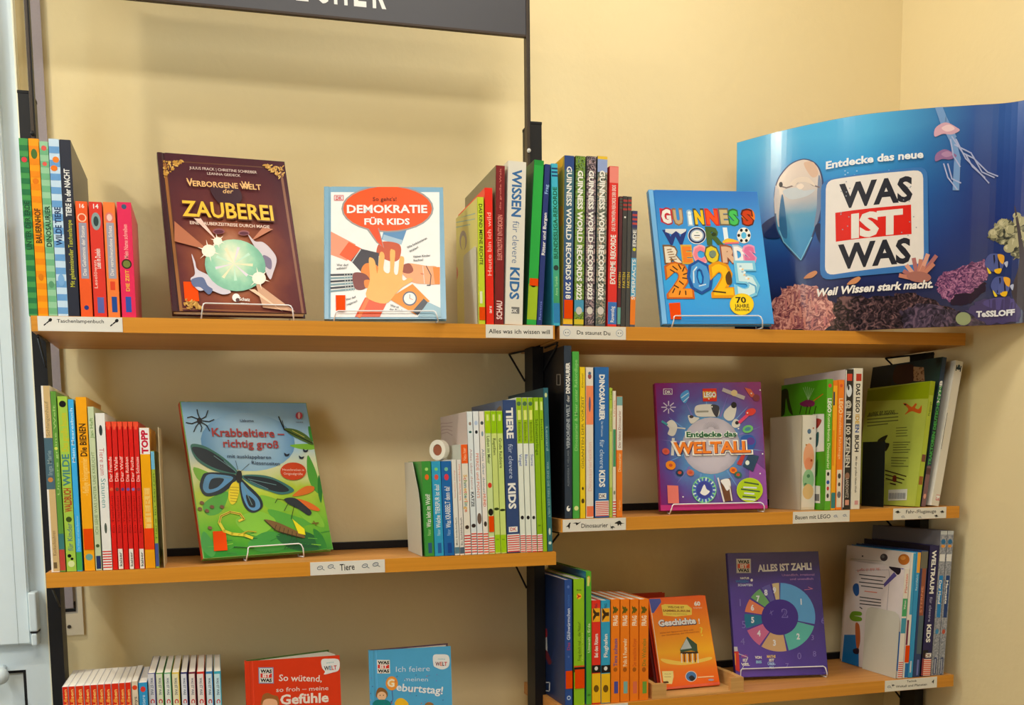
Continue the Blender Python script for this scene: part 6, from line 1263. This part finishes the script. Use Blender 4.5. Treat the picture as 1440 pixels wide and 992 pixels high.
# jellyfish
for pts, wd in (([(785, 85), (800, 130), (830, 190)], 30), ([(830, 190), (850, 270), (845, 380)], 24)): A.line(pts, wd, (120, 160, 214))
for cx, cy, s_ in ((812, 168, 1), (808, 262, .85)): 
    A.blob([(cx-45*s_, cy+22*s_), (cx-42*s_, cy-10*s_), (cx-5*s_, cy-30*s_), (cx+35*s_, cy-12*s_), (cx+46*s_, cy), (cx+18*s_, cy+14*s_), (cx-15*s_, cy+12*s_)], (214, 170, 190) if s_ == 1 else (150, 110, 160)); A.blob([(cx-20*s_, cy-10*s_), (cx+8*s_, cy-22*s_), (cx+28*s_, cy-6*s_), (cx, cy+4*s_)], (236, 206, 214) if s_ == 1 else (180, 140, 180))
tl = (176, 186, 226)
for pts in ([(830, 190), (870, 250), (910, 270), (960, 320), (998, 335)], [(845, 200), (880, 270), (920, 310), (965, 360)], [(840, 220), (900, 250), (940, 320), (985, 340)], [(825, 200), (835, 260), (860, 300)], [(800, 290), (815, 340), (850, 385)], [(815, 290), (830, 345), (862, 360)], [(880, 255), (905, 300), (950, 340)]): A.line(pts, 5, tl)
# dolphin
A.blob([(135, 515), (165, 490), (192, 480), (200, 500), (190, 520), (200, 560), (150, 560), (138, 540)], (24, 46, 100))
dol = ramp_mat('poster_ink', [(.30, (44, 132, 190)), (.5, (70, 150, 200)), (.585, (96, 160, 196)), (.64, (176, 180, 190)), (.70, (214, 202, 196)), (.8, (226, 210, 200))], 't', noise=.05, nscale=12, rough=.2)
A.blob([(186, 520), (180, 450), (180, 400), (186, 365), (202, 330), (238, 290), (285, 271), (325, 281), (350, 312), (362, 365), (362, 420), (352, 480), (332, 530), (305, 600), (278, 643), (240, 610), (205, 565)], (60, 76, 120), 6)
A.blob([(192, 530), (186, 460), (184, 400), (190, 366), (206, 332), (240, 294), (285, 275), (322, 285), (345, 314), (355, 365), (354, 420), (344, 480), (326, 530), (300, 600), (278, 636), (242, 604), (212, 565)], dol, 6)
A.blob([(344, 330), (356, 370), (355, 430), (340, 500), (326, 520), (336, 450), (338, 390)], (120, 136, 166)); A.blob([(188, 470), (186, 400), (196, 380), (202, 420), (208, 500), (196, 520)], (206, 200, 202)); A.blob([(210, 400), (222, 470), (228, 560), (205, 545), (198, 480)], (50, 110, 160))
A.blob([(290, 285), (325, 285), (342, 325), (322, 340), (300, 315)], (216, 182, 160)); A.blob([(212, 392), (240, 378), (272, 380), (290, 388), (330, 384), (300, 408), (240, 420)], (196, 204, 212))
A.line([(205, 372), (225, 378), (250, 370), (275, 352), (300, 352), (322, 368), (345, 376)], 5, (120, 106, 110)); A.blob([(240, 360), (262, 342), (300, 338), (318, 352), (330, 372), (300, 358), (270, 358), (252, 372)], (226, 210, 196)); A.blob([(262, 372), (278, 362), (290, 372), (275, 384)], (236, 220, 206))
A.ell(205, 366, 7, 10, (50, 46, 60)); A.line([(186, 470), (183, 420), (188, 372)], 6, (206, 200, 206))
A.blob([(330, 520), (350, 510), (372, 560), (388, 620), (384, 636), (360, 600), (338, 560)], (24, 40, 84)); A.line([(200, 535), (215, 575), (278, 642), (318, 560)], 4, (120, 190, 226))
# fish
for cx, cy in ((316, 696), (474, 718)): A.blob([(cx-28, cy+14), (cx-10, cy-4), (cx+14, cy-14), (cx+22, cy-6), (cx+6, cy+10), (cx-12, cy+14)], (206, 140, 96))
for cx, cy in ((988, 654), (1010, 738)):
    A.blob([(cx-38, cy), (cx-20, cy-32), (cx+20, cy-30), (cx+34, cy), (cx+18, cy+30), (cx-20, cy+28)], (84, 96, 160))
    for k in range(3): A.line([(cx-20+k*16, cy-28), (cx-14+k*15, cy+24)], 6, (24, 24, 50))
    A.blob([(cx+10, cy-32), (cx+34, cy-26), (cx+30, cy+4), (cx+16, cy-8)], (236, 170, 50)); A.blob([(cx-30, cy+16), (cx-14, cy+36), (cx-24, cy+38)], (246, 214, 50)); A.blob([(cx-2, cy+24), (cx+24, cy+20), (cx+18, cy+38), (cx+2, cy+36)], (246, 190, 30)); A.blob([(cx+34, cy), (cx+48, cy-6), (cx+44, cy+16)], (190, 196, 220))
# logo panel
def rrect(p, r, c):
    (x0, y0), (x1, y1), (x2, y2), (x3, y3) = p; out = []
    P4 = [np.array(q, float) for q in p]
    for i in range(4):
        a, m_, b_ = P4[i-1], P4[i], P4[(i+1) % 4]; s1 = m_+(a-m_)/np.linalg.norm(a-m_)*r; s2 = m_+(b_-m_)/np.linalg.norm(b_-m_)*r
        for k in range(5): t_ = k/4; out.append(tuple((1-t_)**2*s1+2*t_*(1-t_)*m_+t_*t_*s2))
    A.poly(out, c)
rrect([(352, 350), (740, 298), (745, 680), (348, 718)], 40, (60, 120, 190)); rrect([(370, 350), (724, 311), (727, 655), (366, 700)], 34, (232, 226, 222))
A.poly([(404, 470), (680, 440), (682, 548), (406, 576)], (220, 34, 24))
dkb = (36, 38, 50)
A.text('WAS', (424, 452), (684, 424), 84, dkb, .035); A.text('IST', (458, 560), (645, 541), 80, (232, 228, 222), .05); A.text('WAS', (420, 674), (678, 650), 84, dkb, .035)
for k in range(20): A.ell(random.choice((410, 640))+random.uniform(0, 60), 350+random.uniform(0, 220), 2.5, 2.5, (150, 156, 170), 0, 6)
# coral crown over the panel corner
for k, (x, y) in enumerate(((640, 700), (665, 665), (690, 640), (715, 645), (740, 625), (770, 630), (760, 660), (700, 690), (655, 685), (725, 670))): A.line([(705, 715), (x, y)], 15, ((200, 130, 110), (220, 160, 140), (176, 110, 110))[k % 3])
A.ell(708, 705, 45, 20, (170, 110, 100), 5)
A.text('Entdecke das neue', (368, 310), (724, 268), 26, (236, 240, 244), .035); A.text('Weil Wissen stark macht.', (332, 778), (760, 744), 27, (240, 236, 232), .035, .22)
A.text('TeSSLOFF', (918, 852), (1062, 844), 20, (236, 236, 240), .05)
# wrap the print on the curve
bm = bmesh.new(); me = bpy.data.meshes.new('poster_print')
me.from_pydata([(x, l*1.0, z) for x, z, l in A.v], [], A.f); me.polygons.foreach_set('material_index', A.m)
for m in A.mats: me.materials.append(m)
uv = me.uv_layers.new(name='UVMap'); li = np.zeros(len(me.loops), dtype=np.int32); me.loops.foreach_get('vertex_index', li)
uv.data.foreach_set('uv', np.array([(x/PL, z/PH) for x, z, l in A.v])[li].ravel()); bm.from_mesh(me)
bmesh.ops.triangulate(bm, faces=[f for f in bm.faces if len(f.verts) > 4])
s_ = .012
while s_ < PL:
    bmesh.ops.bisect_plane(bm, geom=bm.verts[:]+bm.edges[:]+bm.faces[:], plane_co=(s_, 0, 0), plane_no=(1, 0, 0), dist=1e-7); s_ += .012
for v in bm.verts:
    p = pcurve(v.co.x, .0005+v.co.y*.00002); v.co = (p[0]-off0.x, p[1]-off0.y, v.co.z)
bm.to_mesh(me); bm.free(); link(bpy.data.objects.new('poster_print', me), poster)
